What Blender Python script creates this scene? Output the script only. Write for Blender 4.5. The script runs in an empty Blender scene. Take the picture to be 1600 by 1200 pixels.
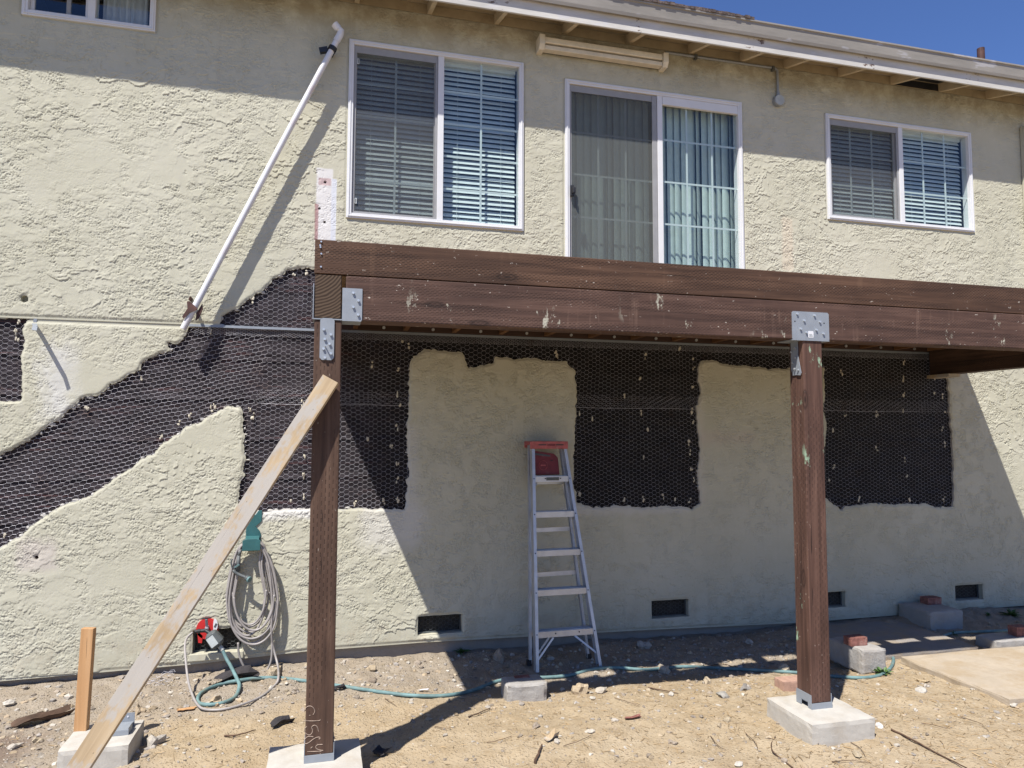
import bpy, math, random
import numpy as np
from mathutils import Vector, Matrix, noise as mnoise
from mathutils.geometry import delaunay_2d_cdt

random.seed(7); RNG = np.random.default_rng(11)
SC = bpy.context.scene
COL = SC.collection

# ------------------------------------------------------------------ camera
PITCH, YAW, ROLL, FPX = 0.06771, 0.25552, 0.00341, 1110.0
CAM = Vector((0.0, -5.9, 1.65))
_f = Vector((math.sin(YAW)*math.cos(PITCH), math.cos(YAW)*math.cos(PITCH), math.sin(PITCH)))
_r = Vector((math.cos(YAW), -math.sin(YAW), 0.0)); _u = _r.cross(_f)
RT = _r*math.cos(ROLL) + _u*math.sin(ROLL); UP = _u*math.cos(ROLL) - _r*math.sin(ROLL)
cd = bpy.data.cameras.new("camera"); cam = bpy.data.objects.new("camera", cd); COL.objects.link(cam)
M = Matrix((RT, UP, -_f)).transposed().to_4x4(); M.translation = CAM
cam.matrix_world = M
cd.sensor_fit = 'HORIZONTAL'; cd.sensor_width = 36.0; cd.lens = 36.0*FPX/1600.0
cd.clip_start = 0.05; cd.clip_end = 2000.0
SC.camera = cam

# ------------------------------------------------------------------ light
SUN = Vector((0.975, 1.0, -2.22)).normalized()         # direction the light travels
EL = math.asin(-SUN.z); AZ = math.atan2(-SUN.x, -SUN.y)
w = bpy.data.worlds.new("World"); SC.world = w; w.use_nodes = True
nt = w.node_tree; nt.nodes.clear()
sky = nt.nodes.new('ShaderNodeTexSky'); sky.sky_type = 'NISHITA'; sky.sun_disc = False
sky.sun_elevation = EL; sky.sun_rotation = AZ; sky.air_density = 1.0; sky.dust_density = 0.0; sky.ozone_density = 3.5
bg = nt.nodes.new('ShaderNodeBackground'); bg.inputs[1].default_value = 0.056
wo = nt.nodes.new('ShaderNodeOutputWorld')
tn = nt.nodes.new('ShaderNodeMix'); tn.data_type = 'RGBA'; tn.blend_type = 'MULTIPLY'; tn.inputs[0].default_value = 1.0; tn.inputs[7].default_value = (.97, 1.14, 1.60, 1)
nt.links.new(sky.outputs[0], tn.inputs[6]); nt.links.new(tn.outputs[2], bg.inputs[0]); nt.links.new(bg.outputs[0], wo.inputs[0])
sl = bpy.data.lights.new("sun", 'SUN'); sl.energy = 5.0; sl.angle = math.radians(0.55); sl.color = (1.0, 0.96, 0.90)
so = bpy.data.objects.new("sun", sl); COL.objects.link(so)
so.rotation_euler = SUN.to_track_quat('-Z', 'Y').to_euler(); so.location = (-4, -8, 12)
SC.view_settings.view_transform = 'Standard'; SC.view_settings.look = 'None'
SC.view_settings.exposure = 0.66; SC.view_settings.gamma = 1.0

# ------------------------------------------------------------------ helpers: points
def ray(px, py): return _f + RT*((px-800.0)/FPX) + UP*((600.0-py)/FPX)
def onY(px, py, Y=0.0):
    d = ray(px, py); return CAM + d*((Y-CAM.y)/d.y)
def onZ(px, py, Z):
    d = ray(px, py); return CAM + d*((Z-CAM.z)/d.z)

# ------------------------------------------------------------------ helpers: objects
def link(o, parent=None):
    COL.objects.link(o)
    if parent is not None: o.parent = parent
    return o
def tag(o, label=None, cat=None, group=None, kind=None):
    if label: o['label'] = label
    if cat: o['category'] = cat
    if group: o['group'] = group
    if kind: o['kind'] = kind
    return o
def empty(name, loc=(0, 0, 0), rz=0.0):
    o = bpy.data.objects.new(name, None); o.location = loc; o.rotation_euler = (0, 0, rz)
    o.empty_display_size = 0.1
    return link(o)
def copy_tree(o, parent=None):
    c = o.copy(); COL.objects.link(c)
    if parent is not None: c.parent = parent
    for ch in [q for q in bpy.data.objects if q.parent == o]: copy_tree(ch, c)
    return c

class MB:
    def __init__(s, off=(0, 0, 0)): s.v = []; s.f = []; s.off = Vector(off)
    def add(s, vs, fs):
        n = len(s.v); s.v += [tuple(Vector(v)-s.off) for v in vs]; s.f += [tuple(i+n for i in f) for f in fs]; return s
    def box(s, a, b):
        x0, y0, z0 = a; x1, y1, z1 = b
        x0, x1 = sorted((x0, x1)); y0, y1 = sorted((y0, y1)); z0, z1 = sorted((z0, z1))
        return s.add([(x0,y0,z0),(x1,y0,z0),(x1,y1,z0),(x0,y1,z0),(x0,y0,z1),(x1,y0,z1),(x1,y1,z1),(x0,y1,z1)],
                     [(0,3,2,1),(4,5,6,7),(0,1,5,4),(1,2,6,5),(2,3,7,6),(3,0,4,7)])
    def bar(s, p0, p1, w, t, side):
        """box from p0 to p1; width w along `side` (made perpendicular), thickness t along the third axis"""
        p0 = Vector(p0); p1 = Vector(p1); d = (p1-p0).normalized(); sd = Vector(side); sd = (sd-d*sd.dot(d)).normalized(); n = d.cross(sd)
        vs = []
        for p in (p0, p1):
            for a, b in ((-1,-1),(1,-1),(1,1),(-1,1)): vs.append(p+sd*(a*w/2)+n*(b*t/2))
        return s.add(vs, [(0,3,2,1),(4,5,6,7),(0,1,5,4),(1,2,6,5),(2,3,7,6),(3,0,4,7)])
    def tube(s, pts, r, n=8, cap=True):
        pts = [Vector(p) for p in pts]; rs = r if isinstance(r, (list, tuple)) else [r]*len(pts)
        vs = []; fs = []; prev = None
        for i, p in enumerate(pts):
            d = (pts[min(i+1, len(pts)-1)]-pts[max(i-1, 0)]).normalized()
            if prev is None:
                a = Vector((0,0,1)) if abs(d.z) < 0.9 else Vector((1,0,0)); a = (a-d*a.dot(d)).normalized()
            else:
                a = prev-d*prev.dot(d); a.normalize()
            prev = a; b = d.cross(a)
            for k in range(n):
                t = 2*math.pi*k/n; vs.append(p+(a*math.cos(t)+b*math.sin(t))*rs[i])
        for i in range(len(pts)-1):
            for k in range(n):
                k2 = (k+1) % n; fs.append((i*n+k, i*n+k2, (i+1)*n+k2, (i+1)*n+k))
        if cap:
            fs.append(tuple(range(n-1, -1, -1))); fs.append(tuple((len(pts)-1)*n+k for k in range(n)))
        return s.add(vs, fs)
    def prism(s, poly, vec):
        poly = [Vector(p) for p in poly]; vec = Vector(vec); n = len(poly)
        fs = [tuple(range(n)), tuple(range(2*n-1, n-1, -1))]
        for k in range(n): fs.append((k, (k+1) % n + 0, (k+1) % n+n, k+n))
        return s.add(poly+[p+vec for p in poly], fs)
    def build(s, name, m, parent=None, smooth=False, bevel=0.0, seg=2, fixn=True):
        me = bpy.data.meshes.new(name); me.from_pydata(s.v, [], s.f); me.update()
        if fixn:
            import bmesh
            bm = bmesh.new(); bm.from_mesh(me); bmesh.ops.recalc_face_normals(bm, faces=bm.faces); bm.to_mesh(me); bm.free()
        me.materials.append(m)
        if smooth:
            for p in me.polygons: p.use_smooth = True
        o = bpy.data.objects.new(name, me); link(o, parent)
        if bevel:
            b = o.modifiers.new('bevel', 'BEVEL'); b.width = bevel; b.segments = seg; b.limit_method = 'ANGLE'; b.angle_limit = math.radians(40)
        return o

def spline(pts, sub=8):
    P = [Vector(p) for p in pts]; P = [P[0]*2-P[1]]+P+[P[-1]*2-P[-2]]; out = []
    for i in range(1, len(P)-2):
        for k in range(sub):
            t = k/sub; a, b, c, d = P[i-1], P[i], P[i+1], P[i+2]
            out.append(0.5*((2*b)+(c-a)*t+(2*a-5*b+4*c-d)*t*t+(3*b-a-3*c+d)*t**3))
    out.append(P[-2]); return out

# numpy value noise (for ground relief and outlines)
class VNoise:
    def __init__(s, seed): s.t = np.random.default_rng(seed).random((256, 256))
    def __call__(s, x, y):
        xi = np.floor(x).astype(int); yi = np.floor(y).astype(int); fx = x-xi; fy = y-yi
        fx = fx*fx*(3-2*fx); fy = fy*fy*(3-2*fy); g = lambda a, b: s.t[a & 255, b & 255]
        return (g(xi,yi)*(1-fx)+g(xi+1,yi)*fx)*(1-fy)+(g(xi,yi+1)*(1-fx)+g(xi+1,yi+1)*fx)*fy
VN = VNoise(3)
def fbm(x, y, sc, oct=4):
    r = 0; a = 1; tot = 0
    for k in range(oct):
        r = r+a*VN(x*sc+17.3*k, y*sc-9.1*k); tot += a; a *= .5; sc *= 2.03
    return r/tot

# ------------------------------------------------------------------ helpers: materials
class N:
    def __init__(s, name):
        s.m = bpy.data.materials.new(name); s.m.use_nodes = True; s.t = s.m.node_tree; s.t.nodes.clear()
        s.out = s.t.nodes.new('ShaderNodeOutputMaterial')
    def set(s, sock, v):
        if isinstance(v, bpy.types.NodeSocket): s.t.links.new(v, sock)
        elif v is not None:
            if hasattr(sock.default_value, '__len__'):
                if len(sock.default_value) == 4 and len(v) == 3: v = (*v, 1.0)
                sock.default_value = v
            else: sock.default_value = v
    def obj(s): return s.t.nodes.new('ShaderNodeTexCoord').outputs['Object']
    def sep(s, v):
        n = s.t.nodes.new('ShaderNodeSeparateXYZ'); s.set(n.inputs[0], v); return n.outputs
    def comb(s, x, y, z):
        n = s.t.nodes.new('ShaderNodeCombineXYZ'); s.set(n.inputs[0], x); s.set(n.inputs[1], y); s.set(n.inputs[2], z); return n.outputs[0]
    def scale(s, v, sc):
        n = s.t.nodes.new('ShaderNodeVectorMath'); n.operation = 'MULTIPLY'; s.set(n.inputs[0], v); s.set(n.inputs[1], sc); return n.outputs[0]
    def vadd(s, a, b):
        n = s.t.nodes.new('ShaderNodeVectorMath'); n.operation = 'ADD'; s.set(n.inputs[0], a); s.set(n.inputs[1], b); return n.outputs[0]
    def noise(s, v, sc, det=3, rough=.5, dist=0.0, color=False):
        n = s.t.nodes.new('ShaderNodeTexNoise'); s.set(n.inputs['Vector'], v); s.set(n.inputs['Scale'], sc); s.set(n.inputs['Detail'], det)
        s.set(n.inputs['Roughness'], rough); s.set(n.inputs['Distortion'], dist); return n.outputs[1 if color else 0]
    def voro(s, v, sc, feat='F1', rnd=1.0):
        n = s.t.nodes.new('ShaderNodeTexVoronoi'); n.feature = feat; s.set(n.inputs['Vector'], v); s.set(n.inputs['Scale'], sc); s.set(n.inputs['Randomness'], rnd); return n.outputs[0]
    def math(s, op, a, b=None, c=None, clamp=False):
        n = s.t.nodes.new('ShaderNodeMath'); n.operation = op; n.use_clamp = clamp; s.set(n.inputs[0], a)
        if b is not None: s.set(n.inputs[1], b)
        if c is not None: s.set(n.inputs[2], c)
        return n.outputs[0]
    def smooth(s, v, a, b):
        n = s.t.nodes.new('ShaderNodeMapRange'); n.interpolation_type = 'SMOOTHSTEP'; s.set(n.inputs[0], v); s.set(n.inputs[1], a); s.set(n.inputs[2], b); return n.outputs[0]
    def mix(s, f, a, b, mode='MIX'):
        n = s.t.nodes.new('ShaderNodeMix'); n.data_type = 'RGBA'; n.blend_type = mode; s.set(n.inputs[0], f); s.set(n.inputs[6], a); s.set(n.inputs[7], b); return n.outputs[2]
    def ramp(s, f, stops):
        n = s.t.nodes.new('ShaderNodeValToRGB'); s.set(n.inputs[0], f); e = n.color_ramp.elements
        while len(e) < len(stops): e.new(0.5)
        for i, (p, c) in enumerate(stops): e[i].position = p; e[i].color = (*c, 1.0)
        return n.outputs[0]
    def bump(s, h, dist=1.0, strength=1.0, normal=None, fw=None):
        n = s.t.nodes.new('ShaderNodeBump'); s.set(n.inputs['Strength'], strength); s.set(n.inputs['Distance'], dist); s.set(n.inputs['Height'], h)
        if fw and 'Filter Width' in n.inputs: n.inputs['Filter Width'].default_value = fw
        if normal is not None: s.set(n.inputs['Normal'], normal)
        return n.outputs[0]
    def attr(s, name):
        n = s.t.nodes.new('ShaderNodeAttribute'); n.attribute_name = name; return n.outputs[0]
    def pbr(s, col, rough=.7, metal=0.0, normal=None, spec=0.5):
        n = s.t.nodes.new('ShaderNodeBsdfPrincipled'); s.set(n.inputs['Base Color'], col); s.set(n.inputs['Roughness'], rough); s.set(n.inputs['Metallic'], metal)
        s.set(n.inputs['Specular IOR Level'], spec)
        if normal is not None: s.set(n.inputs['Normal'], normal)
        return n.outputs[0]
    def node(s, typ, **kw):
        n = s.t.nodes.new(typ)
        for k, v in kw.items(): s.set(n.inputs[k], v)
        return n.outputs[0]
    def mixsh(s, f, a, b):
        n = s.t.nodes.new('ShaderNodeMixShader'); s.set(n.inputs[0], f); s.t.links.new(a, n.inputs[1]); s.t.links.new(b, n.inputs[2]); return n.outputs[0]
    def done(s, sh): s.t.links.new(sh, s.out.inputs[0]); return s.m

def m_plain(name, col, rough=.6, metal=0.0, var=.12, sc=14, bump=0.0, spec=.5, dirt=None):
    n = N(name); o = n.obj(); k = n.noise(o, sc, 5, .6)
    lo = tuple(c*(1-var) for c in col); hi = tuple(min(1, c*(1+var)) for c in col)
    c = n.mix(n.smooth(k, .3, .7), lo, hi)
    if dirt: c = n.mix(n.math('MULTIPLY', n.smooth(n.noise(o, sc*.6, 6, .7), .52, .72), .75), c, dirt)
    r = n.math('ADD', n.math('MULTIPLY', n.noise(o, sc*3, 3), .2), rough-.1)
    nm = n.bump(n.noise(o, sc*5, 4, .6), bump) if bump else None
    return n.done(n.pbr(c, r, metal, nm, spec))

def m_stucco():
    n = N('stucco'); o = n.obj(); X, Y, Z = n.sep(o)
    p = n.comb(X, 0.0, Z)
    # overlapping trowelled ledges whose steep edge faces down
    fine = n.math('ADD', n.math('MULTIPLY', n.noise(p, 70, 3, .6), .0006), n.math('MULTIPLY', n.noise(p, 6, 2, .5), .003))
    nm = n.bump(fine, 1.0, fw=1.0)
    base = n.mix(n.smooth(n.noise(p, 1.1, 4, .6), .3, .7), (.436, .418, .320), (.486, .468, .370))
    base = n.mix(n.math('MULTIPLY', n.smooth(n.noise(p, 18, 5, .7), .45, .75), .35), base, (.50, .48, .41))
    # grime under the eave and along the base, rain streaks below openings
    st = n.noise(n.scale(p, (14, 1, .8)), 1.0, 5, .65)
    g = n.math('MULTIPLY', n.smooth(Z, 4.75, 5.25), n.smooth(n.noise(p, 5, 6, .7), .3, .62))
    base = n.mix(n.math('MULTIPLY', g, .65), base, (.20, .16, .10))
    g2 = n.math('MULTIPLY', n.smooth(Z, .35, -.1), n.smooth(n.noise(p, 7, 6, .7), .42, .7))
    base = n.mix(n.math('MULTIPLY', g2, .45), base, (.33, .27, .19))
    base = n.mix(n.math('MULTIPLY', n.smooth(st, .56, .74), .22), base, (.36, .33, .26))
    # bare and re-coated patches
    def patch(b, x0, x1, z0, z1, col, s=.03, amt=1.0, ws=14):
        wv = n.math('MULTIPLY', n.math('SUBTRACT', n.noise(p, ws, 4, .6), .5), s*3.0)
        xx = n.math('ADD', X, wv); zz = n.math('SUBTRACT', Z, wv)
        k = n.math('MULTIPLY', n.math('MULTIPLY', n.smooth(xx, x0-s, x0+s), n.smooth(xx, x1+s, x1-s)),
                   n.math('MULTIPLY', n.smooth(zz, z0-s, z0+s), n.smooth(zz, z1+s, z1-s)))
        return n.mix(n.math('MULTIPLY', k, amt), b, col)
    base = patch(base, -.115, .015, 3.1, 3.80, (0.624, 0.608, 0.593), .008, .95)
    base = patch(base, .005, .045, 3.1, 3.72, (0.577, 0.593, 0.640), .004, .9)
    base = patch(base, -.122, -.095, 3.2, 3.50, (0.296, 0.125, 0.125), .006, .75, 30)
    base = patch(base, -.10, .0, 3.66, 3.72, (0.351, 0.172, 0.172), .006, .55, 60)
    base = patch(base, -2.00, -1.82, 1.72, 2.28, (0.546, 0.538, 0.507), .11, .8, 9)
    base = patch(base, -.58, .05, .97, 1.06, (0.608, 0.593, 0.562), .04, .8)
    base = patch(base, .30, .80, .72, 1.05, (0.546, 0.530, 0.484), .09, .7, 7)
    base = patch(base, 1.98, 3.2, .93, 1.02, (0.515, 0.499, 0.445), .03, .75)
    base = patch(base, .62, .74, 1.0, 1.7, (0.530, 0.515, 0.468), .04, .5)
    base = patch(base, 3.28, 3.36, 1.0, 2.2, (0.515, 0.484, 0.421), .03, .5)
    base = patch(base, 4.24, 4.36, 3.22, 3.74, (0.546, 0.468, 0.359), .02, .6)
    base = patch(base, -2.12, -1.88, .64, .86, (0.484, 0.429, 0.390), .05, .6)
    base = patch(base, 3.3, 3.9, 1.55, 1.66, (0.468, 0.390, 0.328), .05, .35, 10)
    # little dark knocks and scrapes
    kn = n.smooth(n.noise(n.scale(p, (22, 1, 6)), 1.0, 3, .5), .74, .80)
    base = n.mix(n.math('MULTIPLY', n.math('MULTIPLY', kn, n.smooth(Z, 1.2, .7)), .7), base, (.16, .14, .11))
    return n.done(n.pbr(base, .9, 0, nm, .25))

def m_wood(name, axis, dark, mid, lite, incise=0.0, paint=None, rough=.75, gsc=1.0, specks=0.0, drips=0.0, grey=0.0):
    n = N(name); o = n.obj(); X, Y, Z = n.sep(o)
    L = {'x': X, 'y': Y, 'z': Z}[axis]; sv = {'x': (1.2, 26, 26), 'y': (26, 1.2, 26), 'z': (26, 26, 1.2)}[axis]
    sv = tuple(q*gsc for q in sv); g = n.scale(o, sv)
    a = n.noise(g, 1.0, 6, .62, .6); b = n.noise(n.scale(g, (3, 3, 3)), 1.0, 4, .6); big = n.noise(o, 2.2, 4, .6)
    c = n.ramp(a, [(.25, dark), (.5, mid), (.75, lite)])
    c = n.mix(n.math('MULTIPLY', n.smooth(big, .35, .7), .45), c, dark)
    c = n.mix(n.math('MULTIPLY', n.smooth(b, .55, .8), .3), c, lite)
    kn = n.voro(n.scale(o, {'x': (1.6, 5, 5), 'y': (5, 1.6, 5), 'z': (5, 5, 1.6)}[axis]), 1.0); ring = n.math('SINE', n.math('MULTIPLY', kn, 90.0))
    c = n.mix(n.math('MULTIPLY', n.smooth(kn, .17, .05), n.math('ADD', .55, n.math('MULTIPLY', ring, .3))), c, tuple(q*.55 for q in dark))
    sp = n.noise(n.scale(o, tuple(q*(.5 if q < 5 else 3.0) for q in sv)), 1.0, 2, .5, .2)
    spl = n.math('MULTIPLY', n.smooth(sp, .70, .73), n.smooth(n.noise(o, 3.5, 2), .5, .6)); c = n.mix(n.math('MULTIPLY', spl, .8), c, tuple(q*.3 for q in dark))
    h = n.math('SUBTRACT', n.math('MULTIPLY', a, .0015), n.math('MULTIPLY', spl, .003))
    if incise:
        W = {'x': Z, 'y': Z, 'z': n.math('ADD', X, Y)}[axis]
        v = n.math('MULTIPLY', W, 1/(.019 if axis == 'z' else .0095)); row = n.math('FLOOR', v)
        u = n.math('ADD', n.math('MULTIPLY', L, 1/(.044 if axis == 'z' else .027)), n.math('MULTIPLY', n.math('MODULO', row, 2.0), .5))
        du = n.math('ABSOLUTE', n.math('SUBTRACT', n.math('FRACT', u), .5)); dv = n.math('ABSOLUTE', n.math('SUBTRACT', n.math('FRACT', v), .5))
        k = n.math('MULTIPLY', n.smooth(du, .32, .22), n.smooth(dv, .30, .16) if axis != 'z' else n.smooth(dv, .16, .08))
        k = n.math('MULTIPLY', k, n.smooth(n.noise(n.scale(o, {'x': (1.2, 7, 16), 'y': (7, 1.2, 16), 'z': (7, 7, 1.5)}[axis]), 1.0, 3), .40, .56))
        c = n.mix(n.math('MULTIPLY', k, incise), c, tuple(q*.28 for q in dark)); h = n.math('SUBTRACT', h, n.math('MULTIPLY', k, .0016))
    if drips:
        dsv = {'x': (26, 26, 2.0), 'y': (26, 26, 2), 'z': (2, 2, 26)}[axis]
        d = n.noise(n.scale(o, dsv), 1.0, 4, .6); msk = n.smooth(n.noise(o, 2.6, 3, .6), .5, .66)
        c = n.mix(n.math('MULTIPLY', n.math('MULTIPLY', n.smooth(d, .52, .68), msk), drips), c, tuple(min(1, q*k_) for q, k_ in zip(lite, (1.6, 1.75, 1.75))))
    if grey:
        gm = n.smooth(n.noise(n.scale(o, {'x': (3, 6, 6), 'y': (6, 3, 6), 'z': (6, 6, 2.6)}[axis]), 1.0, 5, .65), .46, .54)
        c = n.mix(n.math('MULTIPLY', gm, grey), c, (.36, .34, .31))
    if specks:
        s1 = n.smooth(n.noise(n.scale(o, (30, 30, 60) if axis != 'z' else (60, 60, 30)), 1.0, 3, .6), .69, .73)
        c = n.mix(n.math('MULTIPLY', s1, specks), c, (.62, .56, .48))
    if paint:
        q = n.noise(n.scale(o, (9, 9, 4.0)), 1.0, 5, .75); m1 = n.math('MULTIPLY', n.smooth(q, .60, .645), n.smooth(n.noise(n.vadd(o, (4, 1, 2)), 1.7, 3), .50, .58))
        c = n.mix(n.math('MULTIPLY', m1, .9), c, paint)
    return n.done(n.pbr(c, rough, 0, n.bump(h, 1.0), .3))

def m_endgrain():
    n = N('end_grain'); o = n.obj(); X, Y, Z = n.sep(o)
    d = n.math('SQRT', n.math('ADD', n.math('POWER', n.math('ADD', X, .12), 2.0), n.math('POWER', n.math('ADD', Z, -2.57), 2.0)))
    d = n.math('ADD', d, n.math('MULTIPLY', n.noise(o, 12, 3), .02))
    r = n.math('FRACT', n.math('MULTIPLY', d, 62.0))
    c = n.mix(n.smooth(n.math('ABSOLUTE', n.math('SUBTRACT', r, .5)), .12, .4), (.035, .023, .016), (.115, .080, .054))
    c = n.mix(n.math('MULTIPLY', n.noise(o, 30, 4), .4), c, (.07, .045, .03))
    return n.done(n.pbr(c, .85, 0, None, .2))

def m_concrete(name, col=(.50, .47, .43), bump=.004, dirt=.35):
    n = N(name); o = n.obj(); a = n.noise(o, 9, 6, .7); b = n.noise(o, 70, 4, .7); v = n.voro(o, 55)
    c = n.mix(n.smooth(a, .25, .75), tuple(q*.9 for q in col), tuple(q*1.07 for q in col)); c = n.mix(n.math('MULTIPLY', n.smooth(b, .6, .75), .25), c, tuple(q*.55 for q in col))
    c = n.mix(n.math('MULTIPLY', n.smooth(n.noise(n.vadd(o, (3, 2, 1)), 4, 6, .7), .52-dirt*.12, .76-dirt*.14), dirt), c, (.33, .255, .165))
    h = n.math('ADD', n.math('MULTIPLY', a, 1.2), n.math('ADD', n.math('MULTIPLY', b, .4), n.math('MULTIPLY', n.smooth(v, .0, .12), .25)))
    return n.done(n.pbr(c, .9, 0, n.bump(h, bump), .25))

def m_ground():
    n = N('dirt'); o = n.obj(); X, Y, Z = n.sep(o)
    a = n.noise(o, 1.3, 5, .65); b = n.noise(o, 8, 6, .7); c3 = n.noise(o, 45, 5, .75); v = n.voro(o, 60); v2 = n.voro(n.vadd(o, (2, 5, 1)), 26)
    c = n.mix(n.smooth(a, .3, .7), (0.338, 0.263, 0.169), (0.389, 0.313, 0.212)); c = n.mix(n.math('MULTIPLY', n.smooth(b, .4, .68), .85), c, (0.295, 0.223, 0.137))
    c = n.mix(n.math('MULTIPLY', n.smooth(c3, .5, .72), .5), c, (0.432, 0.367, 0.266))
    c = n.mix(n.math('MULTIPLY', n.smooth(n.noise(o, 90, 3, .6), .62, .72), .6), c, (0.144, 0.101, 0.061))
    # greyer stony soil along the wall and at far left
    gy = n.math('MAXIMUM', n.smooth(n.math('ADD', Y, n.math('MULTIPLY', a, .7)), -.75, -.25), n.smooth(n.math('ADD', X, n.math('MULTIPLY', a, -.8)), -1.2, -1.8))
    c = n.mix(n.math('MULTIPLY', gy, .65), c, n.mix(n.smooth(b, .35, .65), (0.194, 0.166, 0.137), (0.288, 0.259, 0.223)))
    wet = n.math('MULTIPLY', n.math('MULTIPLY', n.smooth(X, -1.45, -1.75), n.smooth(n.math('ADD', Y, n.math('MULTIPLY', b, .5)), -.55, -.75)), n.smooth(Y, -1.55, -1.2))
    c = n.mix(n.math('MULTIPLY', wet, .7), c, (0.144, 0.101, 0.079))
    h = n.math('ADD', n.math('MULTIPLY', b, .012), n.math('ADD', n.math('MULTIPLY', c3, .006), n.math('ADD', n.math('MULTIPLY', n.smooth(v, .45, .1), .004), n.math('MULTIPLY', n.smooth(v2, .3, .05), .006))))
    return n.done(n.pbr(c, .97, 0, n.bump(h, 1.0), .12))

def m_stone():
    n = N('stone'); o = n.obj(); t = n.attr('tone'); a = n.noise(o, 60, 4, .7)
    c = n.mix(.35, t, n.mix(n.smooth(a, .35, .65), (.16, .13, .10), (.42, .36, .28)))
    return n.done(n.pbr(c, .9, 0, n.bump(a, .004), .2))

def m_glass(name='glass', tint=(.82, .89, .885), refl=1.6):
    n = N(name); lw = n.t.nodes.new('ShaderNodeLayerWeight'); lw.inputs[0].default_value = .5
    fr = n.math('ADD', .06, n.math('MULTIPLY', n.math('POWER', lw.outputs[1], 5.0), .9), clamp=True)
    t = n.node('ShaderNodeBsdfTransparent', Color=tint); g = n.node('ShaderNodeBsdfGlossy', Color=(.95, .97, 1), Roughness=.0)
    return n.done(n.mixsh(fr, t, g))
def m_screen(k0=.45, col=(.105, .108, .11)):
    n = N('insect_screen_cloth'); o = n.obj(); X, Y, Z = n.sep(o)
    k = n.noise(n.scale(o, (160, 1, 160)), 1.0, 2); k = n.math('ADD', k0, n.math('MULTIPLY', n.math('SUBTRACT', k, .5), .35))
    k = n.math('ADD', k, n.math('MULTIPLY', n.math('SUBTRACT', n.noise(o, 2.5, 4), .5), .2))
    t = n.node('ShaderNodeBsdfTransparent'); d = n.node('ShaderNodeBsdfDiffuse', Color=col)
    return n.done(n.mixsh(k, t, d))
def m_paper():
    n = N('building_paper'); o = n.obj(); X, Y, Z = n.sep(o)
    a = n.noise(n.scale(o, (1.3, 1, 16)), 1.0, 5, .6, .6); b = n.noise(o, 10, 5, .7); r = n.noise(n.scale(o, (2.2, 1, 26)), 1.0, 4, .6)
    sun_k = n.smooth(X, .9, -.2)
    shade_c = n.mix(n.smooth(b, .3, .7), (.0035, .003, .0035), (.010, .009, .0095)); sun_c = n.mix(n.smooth(b, .3, .7), (.016, .012, .015), (.040, .031, .036))
    c = n.mix(sun_k, shade_c, sun_c)  # paper lighter where sun falls, blacker under the deck: light painted in
    c = n.mix(n.math('MULTIPLY', n.math('MULTIPLY', n.smooth(r, .56, .72), sun_k), .55), c, (.10, .038, .036))
    h = n.math('ADD', n.math('MULTIPLY', a, .03), n.math('MULTIPLY', b, .008))
    return n.done(n.pbr(c, .75, 0, n.bump(h, 1.0), .25))
def m_gutter(name, col, peelz, rough=.55):
    n = N(name); o = n.obj(); X, Y, Z = n.sep(o)
    a = n.noise(n.scale(o, (1.5, 8, 8)), 1.0, 6, .7); c = n.mix(n.smooth(a, .3, .7), tuple(q*.82 for q in col), tuple(min(1, q*1.1) for q in col))
    lp = n.noise(n.scale(o, (2.5, 10, 10)), 1.0, 3, .5); c = n.mix(n.math('MULTIPLY', n.smooth(lp, .62, .66), .4), c, (.50, .50, .54))
    q = n.noise(n.scale(o, (14, 14, 26)), 1.0, 4, .65); cell = n.math('ABSOLUTE', n.math('SUBTRACT', n.math('FRACT', n.math('MULTIPLY', n.math('ADD', X, -2.53), 1/1.22)), .5))
    k = n.math('MULTIPLY', n.smooth(q, .58, .62), n.smooth(cell, .38, .46))
    if peelz: c = n.mix(n.math('MULTIPLY', k, .9), c, (.10, .055, .035))
    return n.done(n.pbr(c, rough, 0, n.bump(a, .003), .4))
def m_shingle():
    n = N('shingle'); o = n.obj(); b = n.noise(o, 30, 5, .7); c = n.mix(n.smooth(b, .3, .7), (.05, .04, .038), (.16, .125, .11))
    return n.done(n.pbr(c, .95, 0, n.bump(b, .01), .15))
def m_hex_metal(name, col, rough, metal, var=.2):
    return m_plain(name, col, rough, metal, var, 25)

MT = {}
MT['stucco'] = m_stucco(); MT['paper'] = m_paper(); MT['ground'] = m_ground(); MT['stone'] = m_stone()
MT['glass'] = m_glass(); MT['screen'] = m_screen(); MT['shingle'] = m_shingle(); MT['dscreen'] = m_screen(.60, (.125, .132, .125)); MT['end'] = m_endgrain()
MT['conc'] = m_concrete('footing_concrete', (0.437, 0.413, 0.367), .002); MT['found'] = m_concrete('foundation_concrete', (0.265, 0.234, 0.203)); MT['block'] = m_concrete('block_concrete', (0.328, 0.312, 0.289), .006)
MT['slab'] = m_concrete('path_concrete', (0.390, 0.328, 0.250), .004, .8); MT['slabg'] = m_concrete('dark_path_concrete', (0.257, 0.234, 0.211), .006, .7)  # second slab is darker and greyer than the first
DK, MD, LT = (0.032, 0.019, 0.014), (0.080, 0.045, 0.030), (0.144, 0.084, 0.056)
MT['rim'] = m_wood('rim_wood', 'x', (.032, .016, .010), (.086, .045, .027), (.145, .080, .049), incise=.6, specks=.5, drips=.15)
MT['beam'] = m_wood('beam_wood', 'x', (.032, .017, .013), (.088, .048, .035), (.145, .084, .062), incise=.4, paint=(0.416, 0.400, 0.320), specks=.7, drips=.45)
MT['beamy'] = m_wood('side_beam_wood', 'y', DK, MD, LT, incise=.5)
MT['post'] = m_wood('post_wood', 'z', (.036, .020, .014), (.086, .049, .033), (.135, .083, .057), incise=.38, specks=.3)
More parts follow.
